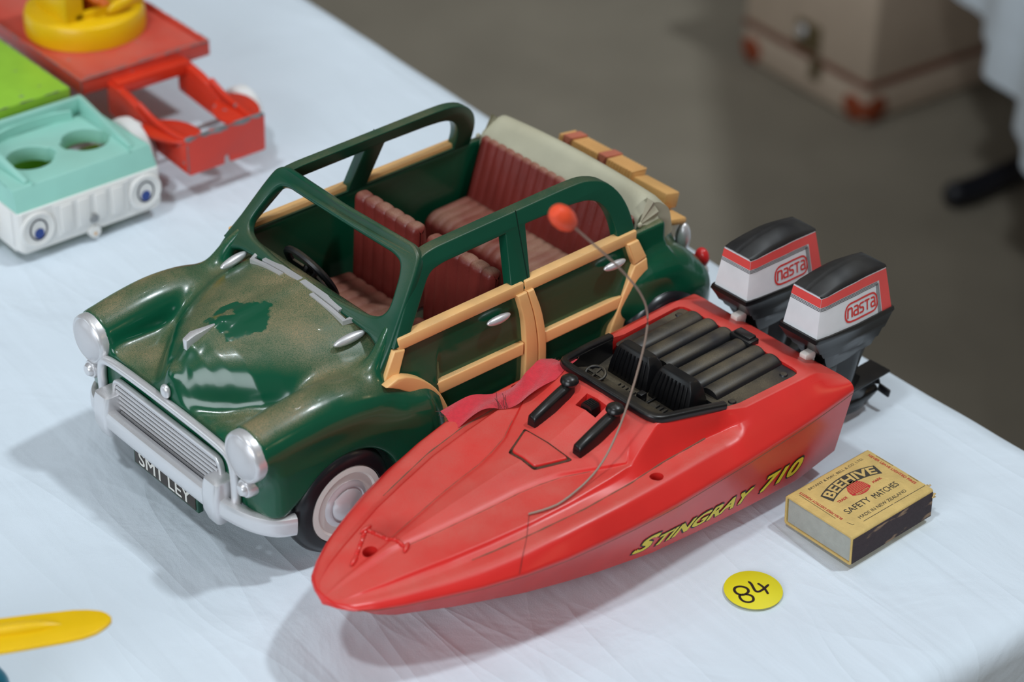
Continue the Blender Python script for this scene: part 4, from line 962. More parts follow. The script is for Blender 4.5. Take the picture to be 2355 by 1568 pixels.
def motor(yc):
    mo = obj('outboard_motor', build_lower(yc), MT['black'], BOAT, sharp=40)
    # white printed cowl
    rings = []
    us = [0, .03, .15, .3, .5, .7, .85, .97, 1.0]
    for v in np.linspace(0, 1, 9):
        ring = []
        for u in us: x, y = motor_side(u, v, 1, yc); ring.append((x, y, float(motor_z(u, v))))
        for u in us[::-1]: x, y = motor_side(u, v, -1, yc); ring.append((x, y, float(motor_z(u, v))))
        rings.append(np.array(ring))
    rings = [r_ for r_ in rings]
    cw = obj('cowl', loft(rings), MT['cowl_white'], mo, sharp=50)
    # black domed lid with a centre seam
    G = []; uu = np.linspace(-.01, 1.01, 25); tt = np.linspace(-1, 1, 21)
    for u in uu:
        H = float(np.interp(u, [-.01, .0, .12, .3, .5, .7, .88, 1.0, 1.01], [.2, .8, 2.2, 3.6, 4.4, 4.2, 3.0, .9, .2]))
        uc = min(1, max(0, u)); x0, y0 = motor_side(uc, 1, 1, yc)
        for t in tt:
            seam = .28 * math.exp(-(t / .045) ** 2)
            G.append((x0 + (uc - u) * 60, yc + (y0 - yc) * t * 1.02, float(motor_z(uc, 1)) - .2 + (1 - abs(t) ** 2.0) * H - seam + (.9 if abs(t) < .97 else 0)))
    nt_ = len(tt); GF = [[i * nt_ + j, (i + 1) * nt_ + j, (i + 1) * nt_ + j + 1, i * nt_ + j + 1] for i in range(len(uu) - 1) for j in range(nt_ - 1)]
    rim_ = [j for j in range(nt_)] + [i * nt_ + nt_ - 1 for i in range(1, len(uu))] + [(len(uu) - 1) * nt_ + j for j in range(nt_ - 2, -1, -1)] + [i * nt_ for i in range(len(uu) - 2, 0, -1)]
    GF.append(rim_)
    lid = obj('cowl_lid', weldfix((np.array(G), GF)), MT['black_lid'], mo, sharp=50)
    # printed bands on the four faces
    def band(v0, v1, m, name, off, u0=0.0, u1=1.0, ends=True):
        V = []; F = []
        for s in (1, -1):
            k = len(V); uu = np.linspace(u0, u1, 14)
            for u in uu:
                for v in (v0, v1):
                    x, y = motor_side(u, v, s, yc); V.append((x, y + s * off, float(motor_z(u, v))))
            for i in range(13):
                q = [k + 2 * i, k + 2 * i + 2, k + 2 * i + 3, k + 2 * i + 1]; F.append(q if s < 0 else q[::-1])
        if ends:
            k = len(V)
            for t in np.linspace(-1, 1, 5):
                for v in (v0, v1):
                    x, y = motor_side(0.0, v, 1, yc); V.append((x + off, yc + (y - yc) * t, float(motor_z(0, v))))
            for i in range(4): F.append([k + 2 * i, k + 2 * i + 1, k + 2 * i + 3, k + 2 * i + 2])
        return obj(name, (np.array(V), F), m, cw, sharp=30)
    band(0.765, 0.965, MT['band_red'], 'printed_band', 0.12)
    for v in (0.735, 0.705, 0.675): band(v, v + 0.014, MT['ink'], 'printed_line', 0.12, 0, 0.84)
    # upright end of the band at the rear of each side
    def upright(u0, u1, m, v1=0.8):
        V = []; F = []
        for s in (1, -1):
            k = len(V)
            for v in np.linspace(0.0, v1, 6):
                for u in (u0, u1): x, y = motor_side(u, v, s, yc); V.append((x, y + s * .13, float(motor_z(u, v))))
            for i in range(5):
                q = [k + 2 * i, k + 2 * i + 1, k + 2 * i + 3, k + 2 * i + 2]; F.append(q if s < 0 else q[::-1])
        return obj('printed_band', (np.array(V), F), m, cw, sharp=30)
    upright(0.865, 1.0, MT['band_red'])
    for u in (0.845, 0.828, 0.811): upright(u, u + 0.007, MT['ink'], 0.72)
    # badge: lower-case letters inside a rounded outline
    for s in (1, -1):
        parts = []; cx = 0.0; word = 'nasta'
        for ch in word:
            st, wd_ = NA[ch]
            for l in st: parts.append(stroke([(cx + a, b) for a, b in l], 0.2))
            cx += wd_ + 0.26
        tot = cx - .26; V, F = join(*parts); V[:, 0] = (V[:, 0] - tot / 2); V[:, 1] -= .47
        rim = fillet([(-2.35, -.98), (2.35, -.98), (2.35, .98), (-2.35, .98)], 0.9, 7); W, G = stroke(rim, 0.2, closed=True)
        V, F = join((V, F), (W, G))
        V, F = subdiv((V, F), 0.35)
        u = 0.575 + (V[:, 0] * 0.098 if s > 0 else -V[:, 0] * 0.098) ; v = 0.345 + V[:, 1] * 0.215
        out = []
        for a, b, c in zip(u, v, V[:, 2]): x, y = motor_side(a, b, s, yc); out.append((x, y + s * (.16 + c), float(motor_z(a, b))))
        obj('maker_badge', (np.array(out), F), MT['logo_red'], cw, smooth=False)
    obj('clamp_clip', join(box(7.5, 4.4, 4.6, (-118.6, yc + 3.4, 51.4), .8), box(4.5, 3.6, 5, (-120, yc + 3.4, 47.6), .5)), MT['clip'], mo)
def build_lower(yc):
    rings = []
    us = [0, .03, .15, .3, .5, .7, .85, .97, 1.0]
    for dz, gx, k in ((0.6, 1.2, 1.07), (-1.4, 1.6, 1.10), (-2.6, .8, 1.05), (-7, -2.0, 1.02), (-9.6, -3.4, 1.0), (-10.2, -4.8, .95), (-14.0, -7.0, .92), (-14.6, -8.6, .86), (-18.5, -10.5, .78), (-22, -14, .66)):
        ring = []
        for u in us: x, y = motor_side(u, 0, 1, yc); ring.append((x, yc + (y - yc) * k, float(motor_z(u, 0)) + dz))
        for p in ring[::-1]: ring = ring + [(p[0], 2 * yc - p[1], p[2])]
        ring = np.array(ring); cx = -146; w = (171 - 115) / 2
        ring[:, 0] = cx + (ring[:, 0] - cx) * (1 + gx / w)
        if dz <= -20: ring[:, 2] = ring[:, 2].mean()
        rings.append(ring)
    upper = loft(rings[::-1])
    leg = loft([np.array([(x, yc + a, z) for x, a in fillet([(x0, 0), ((x0 + x1) / 2, -hw), (x1, 0), ((x0 + x1) / 2, hw)], [1, 3, 1, 3], 4)]) for (x0, x1, hw, z) in
        ((-158, -176, 1.4, -4.2), (-154, -180, 3.2, 0), (-150, -181, 3.8, 6), (-146, -172, 4.6, 12), (-141, -163, 6.0, 20), (-137, -168, 7.6, 32), (-133, -172, 9, 42))])
    gear = mv(lathe([(0, -14), (2.6, -11), (4.0, -5), (4.2, 4), (3.0, 10), (2.0, 12), (0, 12.4)], 20), (-168, yc, 3.4), (-PI / 2, 'Y'))
    fin = box(30, 13, 1.4, (-168, yc, 15.2), .5)
    prop = [mv(box(1.4, 4.6, 7.4, (0, 0, 4.6), .6), (0, 0, 0), (k * 2 * PI / 3 + .4, 'X')) for k in range(3)]
    prop = [mv(mv(p, (0, 0, 0), (0.0, 'Z')), (-182.5, yc, 3.4)) for p in prop]
    bracket = box(24, 14, 18, (-127, yc, 36), 2)
    return join(upper, leg, gear, fin, bracket, *prop)
for y in (22.0, -22.0): motor(y)

# red ribbon tucked under the far lever, trailing over the hull side ----------
rb = thing('fabric_ribbon', 'frayed scrap of red woven ribbon draped over the far boat deck', 'ribbon', BOAT.location, BOAT.rotation_euler[2], 0.9909)
cl_ = [(-17.5, -35.5, 1.2), (-9, -33.5, 3.2), (-1, -32.0, 2.4), (6, -32.6, 4.6), (12, -36, 2.0), (19, -40.4, 3.0), (27, -43.0, 4.4), (34, -45.0, 3.0), (40, -47.0, 1.4), (43, -48.0, 0.4)]
P = smooth_path([(a, b, deckz(a, max(-47, b)) + c) for a, b, c in cl_], 60, 2); W_ = []
T = np.gradient(P, axis=0); T /= np.linalg.norm(T, axis=1)[:, None]
for i, (p, t) in enumerate(zip(P, T)):
    k = i / 59; side = np.cross(t, [0, 0, 1]); side /= np.linalg.norm(side)
    hw = 7.2 + 0.7 * math.sin(i * .23); tilt = 0.12 * math.sin(k * 7 + .5)
    row = []
    for j in range(9):
        a = -1 + j / 4; q = p + side * hw * a + np.array([0, 0, hw * a * tilt + 0.9 * math.sin(a * 3 + k * 14) + (-2.0 * max(0, k - .8) * (1 + a))])
        lim = deckz(q[0], q[1]) + .5 if abs(q[1]) < 50 else 0
        q[2] = max(q[2], lim) if k < .8 else q[2]
        row.append(q)
    W_.append(row)
V = np.array(W_).reshape(-1, 3); F = [[i * 9 + j, i * 9 + j + 1, (i + 1) * 9 + j + 1, (i + 1) * 9 + j] for i in range(59) for j in range(8)]
obj('ribbon_strip', (V, F), MT['ribbon'], rb, sharp=179)
fr_ = []
for k in range(6):
    a = V[9 * (34 + k)]; b = a + np.array([random.uniform(-4, 4), random.uniform(-6, -3), random.uniform(2, 6)])
    fr_.append(tube(smooth_path([a, (a + b) / 2 + [0, -.5, 1.2], b], 6, 1), 0.14, 5))
for e in (0, 59):
    for j in range(9):
        a = V[9 * e + j]; b = a + np.array([random.uniform(-1, 1) + (-1.6 if e == 0 else 1.6), random.uniform(-1.2, .5), random.uniform(-.6, .6)]); fr_.append(tube([a, (a + b) / 2, b], 0.12, 5))
tag(obj('frayed_threads', join(*fr_), MT['thread'], rb), None, None, kind='stuff')

# ================================================================== matchbox
u_ = np.array([41.4, 37.2]); MBH = math.atan2(37.2, 41.4)
mb = thing('matchbox', 'worn yellow matchbox with beehive label and dark striking side', 'matchbox', (0.1546, 0.7607, TZ), MBH)
ML, MW, MH = 56.0, 40.6, 15.6
def shear_y(vf, k=0.06): V = np.array(vf[0]); V[:, 1] += V[:, 2] * k; return V, vf[1]
so = fillet([(0, 0), (MW, 0), (MW, MH), (0, MH)], 1.6, 4); si = fillet([(1.1, 1.1), (MW - 1.1, 1.1), (MW - 1.1, MH - 1.1), (1.1, MH - 1.1)], 1.0, 4)
V, F = plate([so, si], ML, 0.25, 2); V = np.stack([V[:, 2] + ML / 2, V[:, 0], V[:, 1]], 1)
sl = obj('sleeve', shear_y((V, F)), MT['kraft'], mb)
V, F = plate([[(1.4, 1.4), (MW - 1.6, 1.4), (MW - 1.6, MH - 1.5), (1.4, MH - 1.5)]], ML - 1.2, 0.2); V = np.stack([V[:, 2] + ML / 2, V[:, 0], V[:, 1]], 1); obj('drawer', shear_y((V, F)), MT['tray'], mb)
obj('striking_strip', shear_y(box(ML - 1.0, 0.3, MH - 2.2, (ML / 2, -0.15, MH / 2), 0.1)), MT['striker'], sl)
obj('striking_strip', shear_y(box(ML - 1.0, 0.3, MH - 2.2, (ML / 2, MW + 0.15, MH / 2), 0.1)), MT['striker'], sl)
fl_ = []
for k in range(16):
    p = np.array([ML - .4, random.uniform(-.6, 7), random.uniform(MH - 5, MH)]); d = np.array([random.uniform(.8, 2.6), random.uniform(-1, .6), random.uniform(-1.2, 1.0)])
    fl_.append(mv(box(2.6, .9, .35, (0, 0, 0), .1, 1), p + d * .4, (random.uniform(-1, 1), random.choice('XYZ'))))
obj('torn_corner', join(*fl_), MT['kraft_edge'], sl)
def on_top(vf, h=0.08):
    V = np.array(vf[0]); W = np.stack([V[:, 0], V[:, 1] + (MH) * .06, MH + h + V[:, 2]], 1); return W, vf[1]
def arc(vf, u0, v0, rad):   # bend a straight line of print into an arch about (u0, v0 - rad)
    V = np.array(vf[0]); a = (V[:, 0] - u0) / rad; r_ = rad + (V[:, 1] - v0)
    return np.stack([u0 + r_ * np.sin(a), v0 - rad + r_ * np.cos(a), V[:, 2]], 1), vf[1]
bn = subdiv(plate([[(12.6, 27.0), (47.6, 27.0), (46.4, 33.6), (13.8, 33.6)][::1]], 0, 0), 1.5)
bnr = arc(bn, 30.1, 27.0, 40.0); obj('label_banner', on_top(bnr, .08), MT['ink_soft'], sl, smooth=False)
obj('label_title', on_top(arc(subdiv(fit_text('BEEHIVE', 14.6, 45.6, 27.6, 5.3, off=0.035), 1.5), 30.1, 27.0, 40.0), .13), MT['kraft'], sl, smooth=False)
hv = smooth_path([(23.4, 20.6), (23.6, 23.5), (25.4, 26.2), (27.8, 28.0), (30, 28.7), (32.2, 28.0), (34.2, 26.2), (35.4, 23.4), (35.6, 20.4)], 24, 1)
hive = np.vstack([hv, smooth_path([(35.6, 20.4), (33, 18.9), (29.5, 18.4), (26, 19.0), (23.4, 20.6)], 10, 1)[1:-1]])
obj('label_hive', on_top(plate([hive], 0, 0), .08), MT['print_red'], sl, smooth=False)
hl_ = []
for k in range(8):
    v = 21.6 + k * .85; hw = float(np.interp(v, [20, 23.5, 26, 28.2], [5.9, 5.9, 4.4, 1.4])) - .3
    hl_.append(stroke([(29.6 + t * hw, v + .7 * (1 - math.cos(t)) * 1.2 - .3) for t in np.linspace(-1, 1, 9)], 0.16))
obj('label_hive_line', on_top(join(*hl_), .13), MT['kraft'], sl, smooth=False)
obj('label_motto', on_top(arc(subdiv(fit_text('INDUSTRY', 25.2, 34.0, 19.2, 1.3, off=0.01), 1), 29.6, 19.2, -60), .14), MT['kraft'], sl, smooth=False)
tx = [('SAFETY', 11.6, 27.6, 12.6, 3.5, .006), ('MATCHES', 30.0, 46.4, 12.2, 3.5, .006), ('MADE IN NEW ZEALAND', 13.2, 45.4, 6.9, 1.9, 0.0), ('BRYANT & MAY, BELL & CO. LTD.', 11.2, 48.6, 35.6, 1.7, 0.0)]
obj('label_print', on_top(join(*[fit_text(t, a, b, c, h, off=o_) for t, a, b, c, h, o_ in tx])), MT['ink_soft'], sl, smooth=False)
rd = [fit_text('TRADE', 14.4, 20.6, 20.8, 1.5, off=.02), fit_text('MARK', 38.2, 44.0, 20.6, 1.5, off=.02)]
def vert(vf, u, flip):
    V = np.array(vf[0]); return (np.stack([u - V[:, 1], V[:, 0], V[:, 2]], 1), vf[1]) if not flip else (np.stack([u + V[:, 1], -V[:, 0], V[:, 2]], 1), vf[1])
rd.append(vert(fit_text('BUSH FIRES DESTROY FORESTS', 12.0, 37.6, 0, 1.5, off=.02), 7.2, False)); rd.append(vert(fit_text('NEVER LEAVE LIGHTED FIRES', -36.8, -8.2, 0, 1.6, off=.02), 52.2, True))
obj('label_red_print', on_top(join(*rd)), MT['print_red'], sl, smooth=False)
obj('label_rule', on_top(join(stroke([(13.0, 4.9), (33, 4.7)], .28), stroke([(34, 4.7), (55, 4.4)], .28), stroke([(4.8, 36.4), (4.6, 14.4)], .22), stroke([(55.2, 34), (55.4, 24)], .25), stroke([(55.3, 14.6), (55.2, 8.4)], .25), stroke([(6.4, 9), (7.2, 6.4), (8, 6.2)], .25))), MT['ink_soft'], sl, smooth=False)

# ================================================================== yellow lot sticker
st = thing('price_sticker', 'round yellow paper sticker handwritten with the number 84', 'sticker', (0.1095, 0.7424, TZ), 0.0)
obj('paper_disc', lathe([(0, .30), (12.9, .30), (13.1, .15), (13.1, 0.02)], 64), MT['sticker'], st)
loop8 = [(-8.0, 1.2), (-5.6, 2.0), (-3.0, 1.2), (-1.9, -1.0), (-3.2, -3.2), (-5.4, -4.2), (-7.8, -3.0), (-8.6, -0.8)]
low8 = [(-6.6, -4.0), (-4.4, -3.5), (-2.0, -3.6), (-0.4, -5.0), (-0.4, -7.6), (-2.2, -8.9), (-4.6, -8.6), (-6.2, -6.8)]
ink = join(stroke(smooth_path(loop8, 28, 2, True), 1.25, closed=True), stroke(smooth_path(low8, 28, 2, True), 1.2, closed=True),
           stroke(smooth_path([(-1.8, 5.4), (-0.6, 4.0), (0.0, 1.6), (0.8, -1.2), (2.2, -1.7), (4.4, 0.2), (6.0, 2.2), (6.9, 3.4)], 22, 2), [0.5] + [1.25] * 20 + [1.0]),
           stroke(smooth_path([(2.6, 4.0), (4.2, 2.4), (5.4, 0.2), (6.2, -2.4)], 12, 2), 1.15))
obj('handwriting', (np.array(ink[0]) + [0, 0, .36], ink[1]), MT['pen'], st, smooth=False)

# ================================================================== mint and white toy truck
TH = R(-49)
mk = thing('toy_truck', 'mint and white toy truck with printed eyes and a lime flatbed', 'toy truck', (-0.2314, 1.0272, TZ + 0.0005), TH)
wl = []
for x, ins in ((0.2, 2.5), (-1.2, .6), (-4, 0.0), (-7, 0.0)):
    wl.append(np.array([(x, a, b) for a, b in fillet([(-44.6 + ins, 4.6 + ins * .5), (44.6 - ins, 4.6 + ins * .5), (44.6 - ins, 30.2), (-44.6 + ins, 30.2)], [4, 4, .6, .6], 5)]))
fpn = obj('front_panel', weldfix(loft(wl)), MT['white_plastic'], mk, sharp=35)
for s in (1, -1): obj('side_panel', box(56, 2.4, 25, (-34, s * 43.4, 17.6), .6), MT['white_plastic'], mk)
# mint cab: sloping front apron, flat top with two keyhole seats
ap = [np.array([(x, s_ * hw, z) for (s_, hw) in ((-1, h0), (1, h0))] + [(x - d_, h1, z2), (x - d_, -h1, z2)]) for x, h0, z, d_, h1, z2 in []]
def keyhole(cx, cy, r_):
    pts = []
    for t in np.linspace(0, 2 * PI, 49)[:-1]:
        rr_ = r_
        if abs(math.sin(t)) > .945 : rr_ = r_ + 1.6
        pts.append((cx + rr_ * math.cos(t) * .98, cy + rr_ * math.sin(t)))
    return pts
top = fillet([(-7.0, -42.6), (-7.0, 42.6), (-60, 40.2), (-60, -40.2)], 1.5, 4)
V, F = plate([top, keyhole(-32, 17.3, 13.2), keyhole(-32, -17.3, 13.2)], 7.5, 0.5, 2)
V[:, 2] += 38.2 + 0.9 * (1 - (V[:, 1] / 43) ** 2) + np.where(V[:, 2] < 0, -1.5, 0)
cabt = obj('cab_top', (V, F), MT['mint'], mk)
apv = np.array([(-1.4, -43.8, 29.6), (-1.4, 43.8, 29.6), (-6.4, 42.8, 42.0), (-6.4, -42.8, 42.0), (-60, -43.8, 29.6), (-60, 43.8, 29.6), (-60, 40.4, 42.0), (-60, -40.4, 42.0), (-12, 42.6, 42), (-12, -42.6, 42)])
apf = [[0, 1, 2, 3], [1, 5, 6, 8, 2], [4, 0, 3, 9, 7], [3, 2, 8, 9]]
obj('cab_apron', bevel((apv, apf), 0.8, 2), MT['mint'], mk)
for s in (1, -1):
    rg = np.array([(-9, s * 30.8, 41), (-9, s * 34.2, 41), (-9, s * 34.0, 43.2), (-9, s * 31.4, 43.6), (-63, s * 31.2, 40), (-63, s * 37.4, 40), (-63, s * 35.6, 51.0), (-63, s * 32.0, 51.8)])
    obj('cab_ridge', bevel((rg, [[0, 1, 2, 3], [4, 7, 6, 5], [0, 4, 5, 1], [1, 5, 6, 2], [2, 6, 7, 3], [3, 7, 4, 0]]), .5, 2), MT['mint'], cabt)
    obj('ridge_line', box(13, .8, .7, (-12, s * 30.2, 42.4), .2, 1), MT['mint'], cabt)
bw = [np.array([(x, y, z) for x, z in ((xx - 1.4, 39), (xx + 1.4, 39), (xx + 1.2, 47.6), (xx - 1.2, 47.6))]) for y in np.linspace(-24, 24, 17) for xx in [-57.5 - 5.0 * (1 - (y / 26) ** 2)]]
obj('cab_rail', loft(bw), MT['mint'], cabt, sharp=40)
obj('cab_back', bevel(box(4, 70, 12, (-64, 0, 45.5)), .6), MT['mint'], cabt)
obj('seat_floor', box(54, 80, 2, (-34, 0, 19)), MT['lime'], mk)
for s in (1, -1):
    obj('seat_peg', join(mv(lathe([(0, 22.4), (9.0, 22.2), (9.6, 21), (9.6, 20)], 24), (-33, s * 17.3, 0)), box(5, 9, 3, (-29, s * 17.3 - 9, 22), 1)), MT['lime_plastic'], mk)
# details on the white front
rec = fillet([(-22.5, 9), (22.5, 9), (23.5, 29.2), (-23.5, 29.2)], [3, 3, .3, .3], 5); rin = fillet([(-21.3, 10.2), (21.3, 10.2), (22.3, 30.5), (-22.3, 30.5)], [2.4, 2.4, .3, .3], 5)
V, F = plate([rec], 0.8, 0.2); obj('grille_panel', (np.stack([V[:, 2] + .5, V[:, 0], V[:, 1]], 1), F), MT['white_plastic'], fpn)
for k in range(4):
    obj('grille_slat', box(1.6, 7.4, 16.5, (.9, -15.9 + k * 10.6, 19.6), .5), MT['white_plastic'], fpn)
obj('tow_tab', join(wheel_x([(0, 1.6), (3.6, 1.4), (3.6, -2)], (0.2, 0, 5.0), 20)), MT['white_plastic'], fpn)
obj('tab_hole', wheel_x([(0, 1.75), (.9, 1.75), (.9, 0)], (0.2, 0, 4.2), 12), MT['basket'], fpn)
obj('rivet', wheel_x([(0, 2.2), (2.6, 1.8), (3.1, .6), (3.1, -1)], (0.4, 0, 13.6), 20), MT['rivet'], fpn)
for s in (1, -1):
    ey = obj('eye_disc', wheel_x([(10.6, -1), (10.4, 1.0), (9.4, 1.6), (8.4, 1.2), (0, 1.2)], (0, s * 33.6, 18.4), 32), MT['white_plastic'], fpn)
    el = [(5.0 * math.cos(t), 6.0 * math.sin(t)) for t in np.linspace(0, 2 * PI, 33)[:-1]]
    V, F = stroke(el, 0.85, closed=True); obj('eye_outline', (np.stack([1.45 + 0 * V[:, 0], V[:, 0] + s * 33.6, V[:, 1] + 18.6], 1), F), MT['eye_line'], ey, smooth=False)
    pu = plate([[(2.9 * math.cos(t), 3.1 * math.sin(t)) for t in np.linspace(0, 2 * PI, 25)[:-1]]], 0, 0); V, F = pu
    obj('pupil', (np.stack([1.5 + 0 * V[:, 0], V[:, 0] + s * 33.4, V[:, 1] + 16.2], 1), F), MT['eye_blue'], ey, smooth=False)
def toy_wheel(par, x, y, r_, w_, s, m='white_tyre'):
    return obj('wheel', wheel_y([(0, -w_ / 2), (r_ - 2, -w_ / 2), (r_ - .4, -w_ / 2 + 1.4), (r_, 0), (r_ - .6, w_ / 2 - 1.8), (r_ - 3, w_ / 2), (r_ * .5, w_ / 2 - .4), (3, w_ / 2 - 1.5), (0, w_ / 2 - 1.5)], (x, y, r_), 40, s), MT[m], par)
for x, rr_, yy_, ww_ in ((-42, 20, 50.5, 11), (-150, 18, 45.5, 8)):
    for s in (1, -1): toy_wheel(mk, x, s * yy_, rr_, ww_, s)
for x, z in ((-42, 20), (-150, 18)): obj('axle', tube([(x, -46, z), (x, 46, z)], 1.5, 8), MT['rivet'], mk)
obj('chassis', box(150, 40, 8, (-120, 0, 22), 1), MT['lime'], mk)
fb_ = obj('flatbed', bevel(box(108, 71, 7.5, (-131, -0.5, 47.2)), 0.6), MT['lime'], mk)

# ================================================================== red metal truck with yellow turret
rt = thing('toy_truck', 'red metal toy truck with chipped bumper and yellow turret on its bed', 'toy truck', (-0.1649, 1.0893, TZ), TH)
bumper = fillet([(-26, 16), (-2.2, 16), (-1.6, 21), (1.6, 21), (2.2, 16), (26, 16), (26.4, 39.5), (-26.4, 39.5)], [1.5, .4, 1, 1, .4, 1.5, 1, 1], 4)
V, F = plate([bumper], 2.6, .5); obj('bumper', (np.stack([V[:, 2] - 1.0, V[:, 0], V[:, 1]], 1), F), MT['truck_red'], rt)
for s in (1, -1):
    sp_ = fillet([(-1, 17), (-1, 37), (-12, 29), (-30, 28.5), (-46, 35.5), (-62, 40.5), (-84, 43), (-84, 22), (-44, 19)], [1, 2, 4, 4, 4, 4, .5, 2, 2], 4)
    V, F = plate([sp_], 5.0, .6); obj('chassis_side', (np.stack([V[:, 0], s * 24.2 + V[:, 2], V[:, 1]], 1), F), MT['truck_plain'], rt)
    lf = smooth_path([(-3, s * 17), (-7, s * 28), (-20, s * 37), (-38, s * 39), (-46, s * 32), (-42, s * 20), (-30, s * 9), (-12, s * 8)], 28, 2, True)
    V, F = plate([lf], 2.0, .5); V = np.array(V); V[:, 1] *= (1.0 if s > 0 else .90); V[:, 2] += 32.5 + 0.05 * (V[:, 0] + 22); fe = obj('mudguard', (V, F), MT['truck_plain'], rt)
    obj('mudguard_rib', tube(smooth_path([(-4, s * 22, 35), (-22, s * 24, 34.6), (-36, s * 24.4, 35.4), (-52, s * 24.8, 40)], 16, 1), 1.8, 8), MT['truck_plain'], fe)
    obj('rivet_head', ico(1.9, 2, (1, .6, 1), (-52, s * 27.0, 31)), MT['truck_plain'], rt)
    for x in (-45, -190): toy_wheel(rt, x, 41.5 if s > 0 else -30.5, 16.5, 11 if s > 0 else 6, s)
for x in (-45, -190): obj('axle', tube([(x, -40, 16.5), (x, 40, 16.5)], 1.4, 8), MT['rivet'], rt)
obj('cross_member', bevel(box(9, 50, 7.4, (-77.5, 0, 40.6)), .6), MT['truck_plain'], rt)
obj('rear_chassis', box(140, 40, 8, (-155, 0, 34), 1), MT['truck_plain'], rt)
bo = fillet([(-82, -44.2), (-82, 44.2), (-240, 44.2), (-240, -44.2)], 1.2, 3); bi = fillet([(-84.4, -42), (-84.4, 42), (-238, 42), (-238, -42)], .8, 3)
bed = obj('bed', join(mv(plate([bo], 7.0, .5), (0, 0, 42.6)), mv(plate([bo, bi], 3.0, .5), (0, 0, 47.2))), MT['bed_red'], rt)
def worn(parent, edges, r_=.42):
    # bare metal showing along the edges, in broken runs
    out = []
    for a, b in edges:
        a, b = np.array(a, float), np.array(b, float); L = np.linalg.norm(b - a); t = 0.0
        while t < L - 1:
            n_ = min(L, t + random.uniform(5, 22)); m_ = 8
            P = [a + (b - a) * (t + (n_ - t) * k / m_) / L for k in range(m_ + 1)]
            out.append(tube(P, [r_ * random.uniform(.5, 1.25) * (1 if 0 < k < m_ else .3) for k in range(m_ + 1)], 6)); t = n_ + random.choice((0.2, 1.5, 6.0))
    tag(obj('worn_edge', join(*out), MT['worn'], parent), None, None, kind='stuff')
worn(bed, [((-82, -44, 48.5), (-82, 44, 48.5)), ((-82, -44.1, 48.5), (-240, -44.1, 48.5)), ((-82, 44.1, 48.4), (-200, 44.1, 48.4)), ((-82, -44.1, 40), (-82, -44.1, 48.5)), ((-84.6, -42, 48.5), (-84.6, 42, 48.5))])
worn(rt.children[0], [((0.1, -25, 39.3), (0.1, 25.5, 39.3)), ((0.2, -26.2, 18), (0.2, -26.2, 39))], .5)
worn(fb_, [((-77.2, -35.8, 50.8), (-77.2, 34.8, 50.8)), ((-77.2, 34.9, 50.8), (-184, 34.9, 50.8))], .35)
TCX, TCY = -148.0, -1.5
tu = obj('turret_base', mv(lathe([(0, 61.6), (32.5, 61.4), (35.0, 60.0), (36.2, 57), (36.4, 48), (36.0, 46.2), (0, 46.2)], 64), (TCX, TCY, 0)), MT['yellow'], rt)
# open cab: two walls, a sill and a rounded lever
cabv = [box(34, 3, 46, (TCX + 3, TCY - 22, 83), .8), box(3, 50, 46, (TCX - 16, TCY + 2, 83), .8), box(3, 12, 46, (TCX + 19, TCY - 17.6, 83), .8), box(3, 48, 5, (TCX + 19, TCY + 6, 63.6), .8), box(36, 3, 5, (TCX + 2, TCY + 28, 63.6), .8), box(36, 52, 3, (TCX + 2, TCY + 2, 106), .8)]
obj('turret_cab', join(*cabv), MT['yellow'], tu)
obj('turret_lever', mv(ico(1, 3, (3.0, 11.0, 4.0), (0, 0, 0)), (TCX + 25, TCY + 12, 67), (R(12), 'X')), MT['yellow'], tu)
fg = thing('toy_figure', 'small orange-brown toy figure seated inside the yellow turret cab', 'toy figure', (0, 0, 0), 0)
fg.location = rt.location; fg.rotation_euler = rt.rotation_euler
body_p = lathe([(0, 61.8), (9, 62), (11, 66), (11.5, 72), (9.5, 80), (6.5, 86), (3.4, 89), (3.2, 91)], 24)
head_p = mv(ico(7.2, 3), (0, 0, 97))
obj('torso', mv(join(body_p, head_p), (TCX + 3, TCY + 1, 0)), MT['orange_fig'], fg)
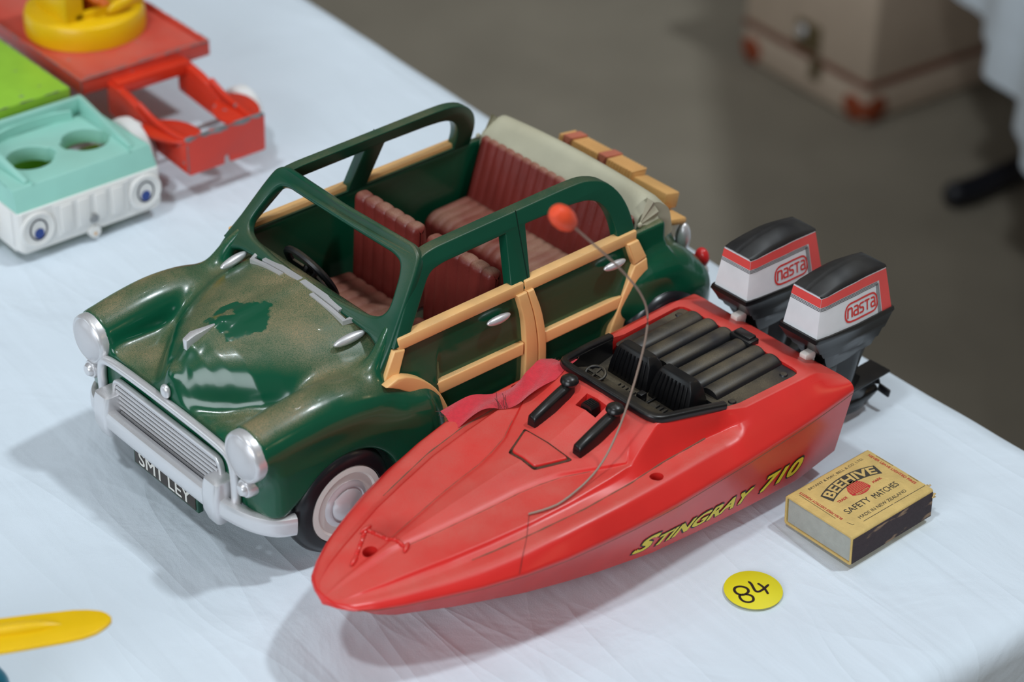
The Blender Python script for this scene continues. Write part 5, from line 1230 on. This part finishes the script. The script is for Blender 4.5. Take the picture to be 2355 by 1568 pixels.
for s in (1, -1):
    arm = tube(smooth_path([(TCX + 4, TCY + 1 + s * 9, 83), (TCX + 12, TCY + 3 + s * 11, 76), (TCX + 21, TCY + 6 + s * 7, 70.5)], 12, 2), np.linspace(3.6, 2.6, 12), 12)
    hand = ico(1, 2, (3.2, 2.4, 3.0), (TCX + 22.2, TCY + 6.4 + s * 6.6, 70)); fingers = [tube(smooth_path([(TCX + 22.6, TCY + 5.2 + s * 6.6 + k * 1.15, 71.2), (TCX + 25.2, TCY + 5.2 + s * 6.6 + k * 1.15, 70.8), (TCX + 26.0, TCY + 5.2 + s * 6.6 + k * 1.15, 69.0)], 6, 1), .75, 8) for k in range(4)]
    thumb = tube([(TCX + 22, TCY + 6.4 + s * 4.4, 71), (TCX + 24, TCY + 6.4 + s * 3.6, 70.5), (TCX + 25.2, TCY + 6.4 + s * 3.6, 69.6)], .85, 8)
    obj('arm', join(arm, hand, thumb, *fingers), MT['orange_fig'], fg)

# ================================================================== toy with a yellow rotor blade at the lower left edge
hc = thing('toy_helicopter', 'yellow rotor blade and blue body of a toy at the lower left corner', 'toy helicopter', (-0.232, 0.622, TZ), R(14))
def blade(L0, L1, w_):
    out = smooth_path([(L0, -w_ * .62), (L0 + 8, -w_ * .62), (L1 - 22, -w_ * .5), (L1 - 8, -w_ * .40), (L1 - 1, -w_ * .1), (L1, w_ * .12), (L1 - 5, w_ * .38), (L1 - 18, w_ * .5), (L0 + 8, w_ * .52), (L0, w_ * .5)], 60, 1)
    pl_ = plate([out], 1.8, .6, 2)
    spar = tube(smooth_path([(L0, 1.4, .6), (L1 - 26, 1.4, .8), (L1 - 19, 1.2, .2)], 24, 1), [2.9] * 18 + [2.8, 2.6, 2.3, 1.8, 1.2, .4], 12)
    return join(pl_, spar)
obj('rotor_blade', mv(blade(4, 82.5, 19), (0, 0, 60)), MT['yellow'], hc)
obj('rotor_blade', mv(mv(blade(4, 82.5, 19), (0, 0, 0), (PI, 'Z')), (0, 0, 60)), MT['yellow'], hc)
obj('rotor_hub', lathe([(0, 64), (6, 63.4), (7, 60), (7, 56), (3, 55), (2.4, 30)], 20), MT['yellow'], hc)
V, F = ico(1, 4, (46, 22, 19)); V = np.array(V); V[:, 0] = np.where(V[:, 0] < 0, V[:, 0] * 1.3, V[:, 0])
obj('fuselage', mv((V, F), (-6, 14, 22.0)), MT['teal'], hc)
obj('tail_boom', tube([(-60, 0, 24), (-120, 0, 30)], [7, 3], 14), MT['teal'], hc)
for s in (1, -1):
    obj('skid', join(tube(smooth_path([(34, s * 17, 5), (28, s * 17, 2), (-50, s * 17, 2)], 20, 1), 1.8, 8), tube([(12, s * 17, 2), (12, s * 8, 8)], 1.5, 8), tube([(-34, s * 17, 2), (-34, s * 8, 8)], 1.5, 8)), MT['yellow'], hc)
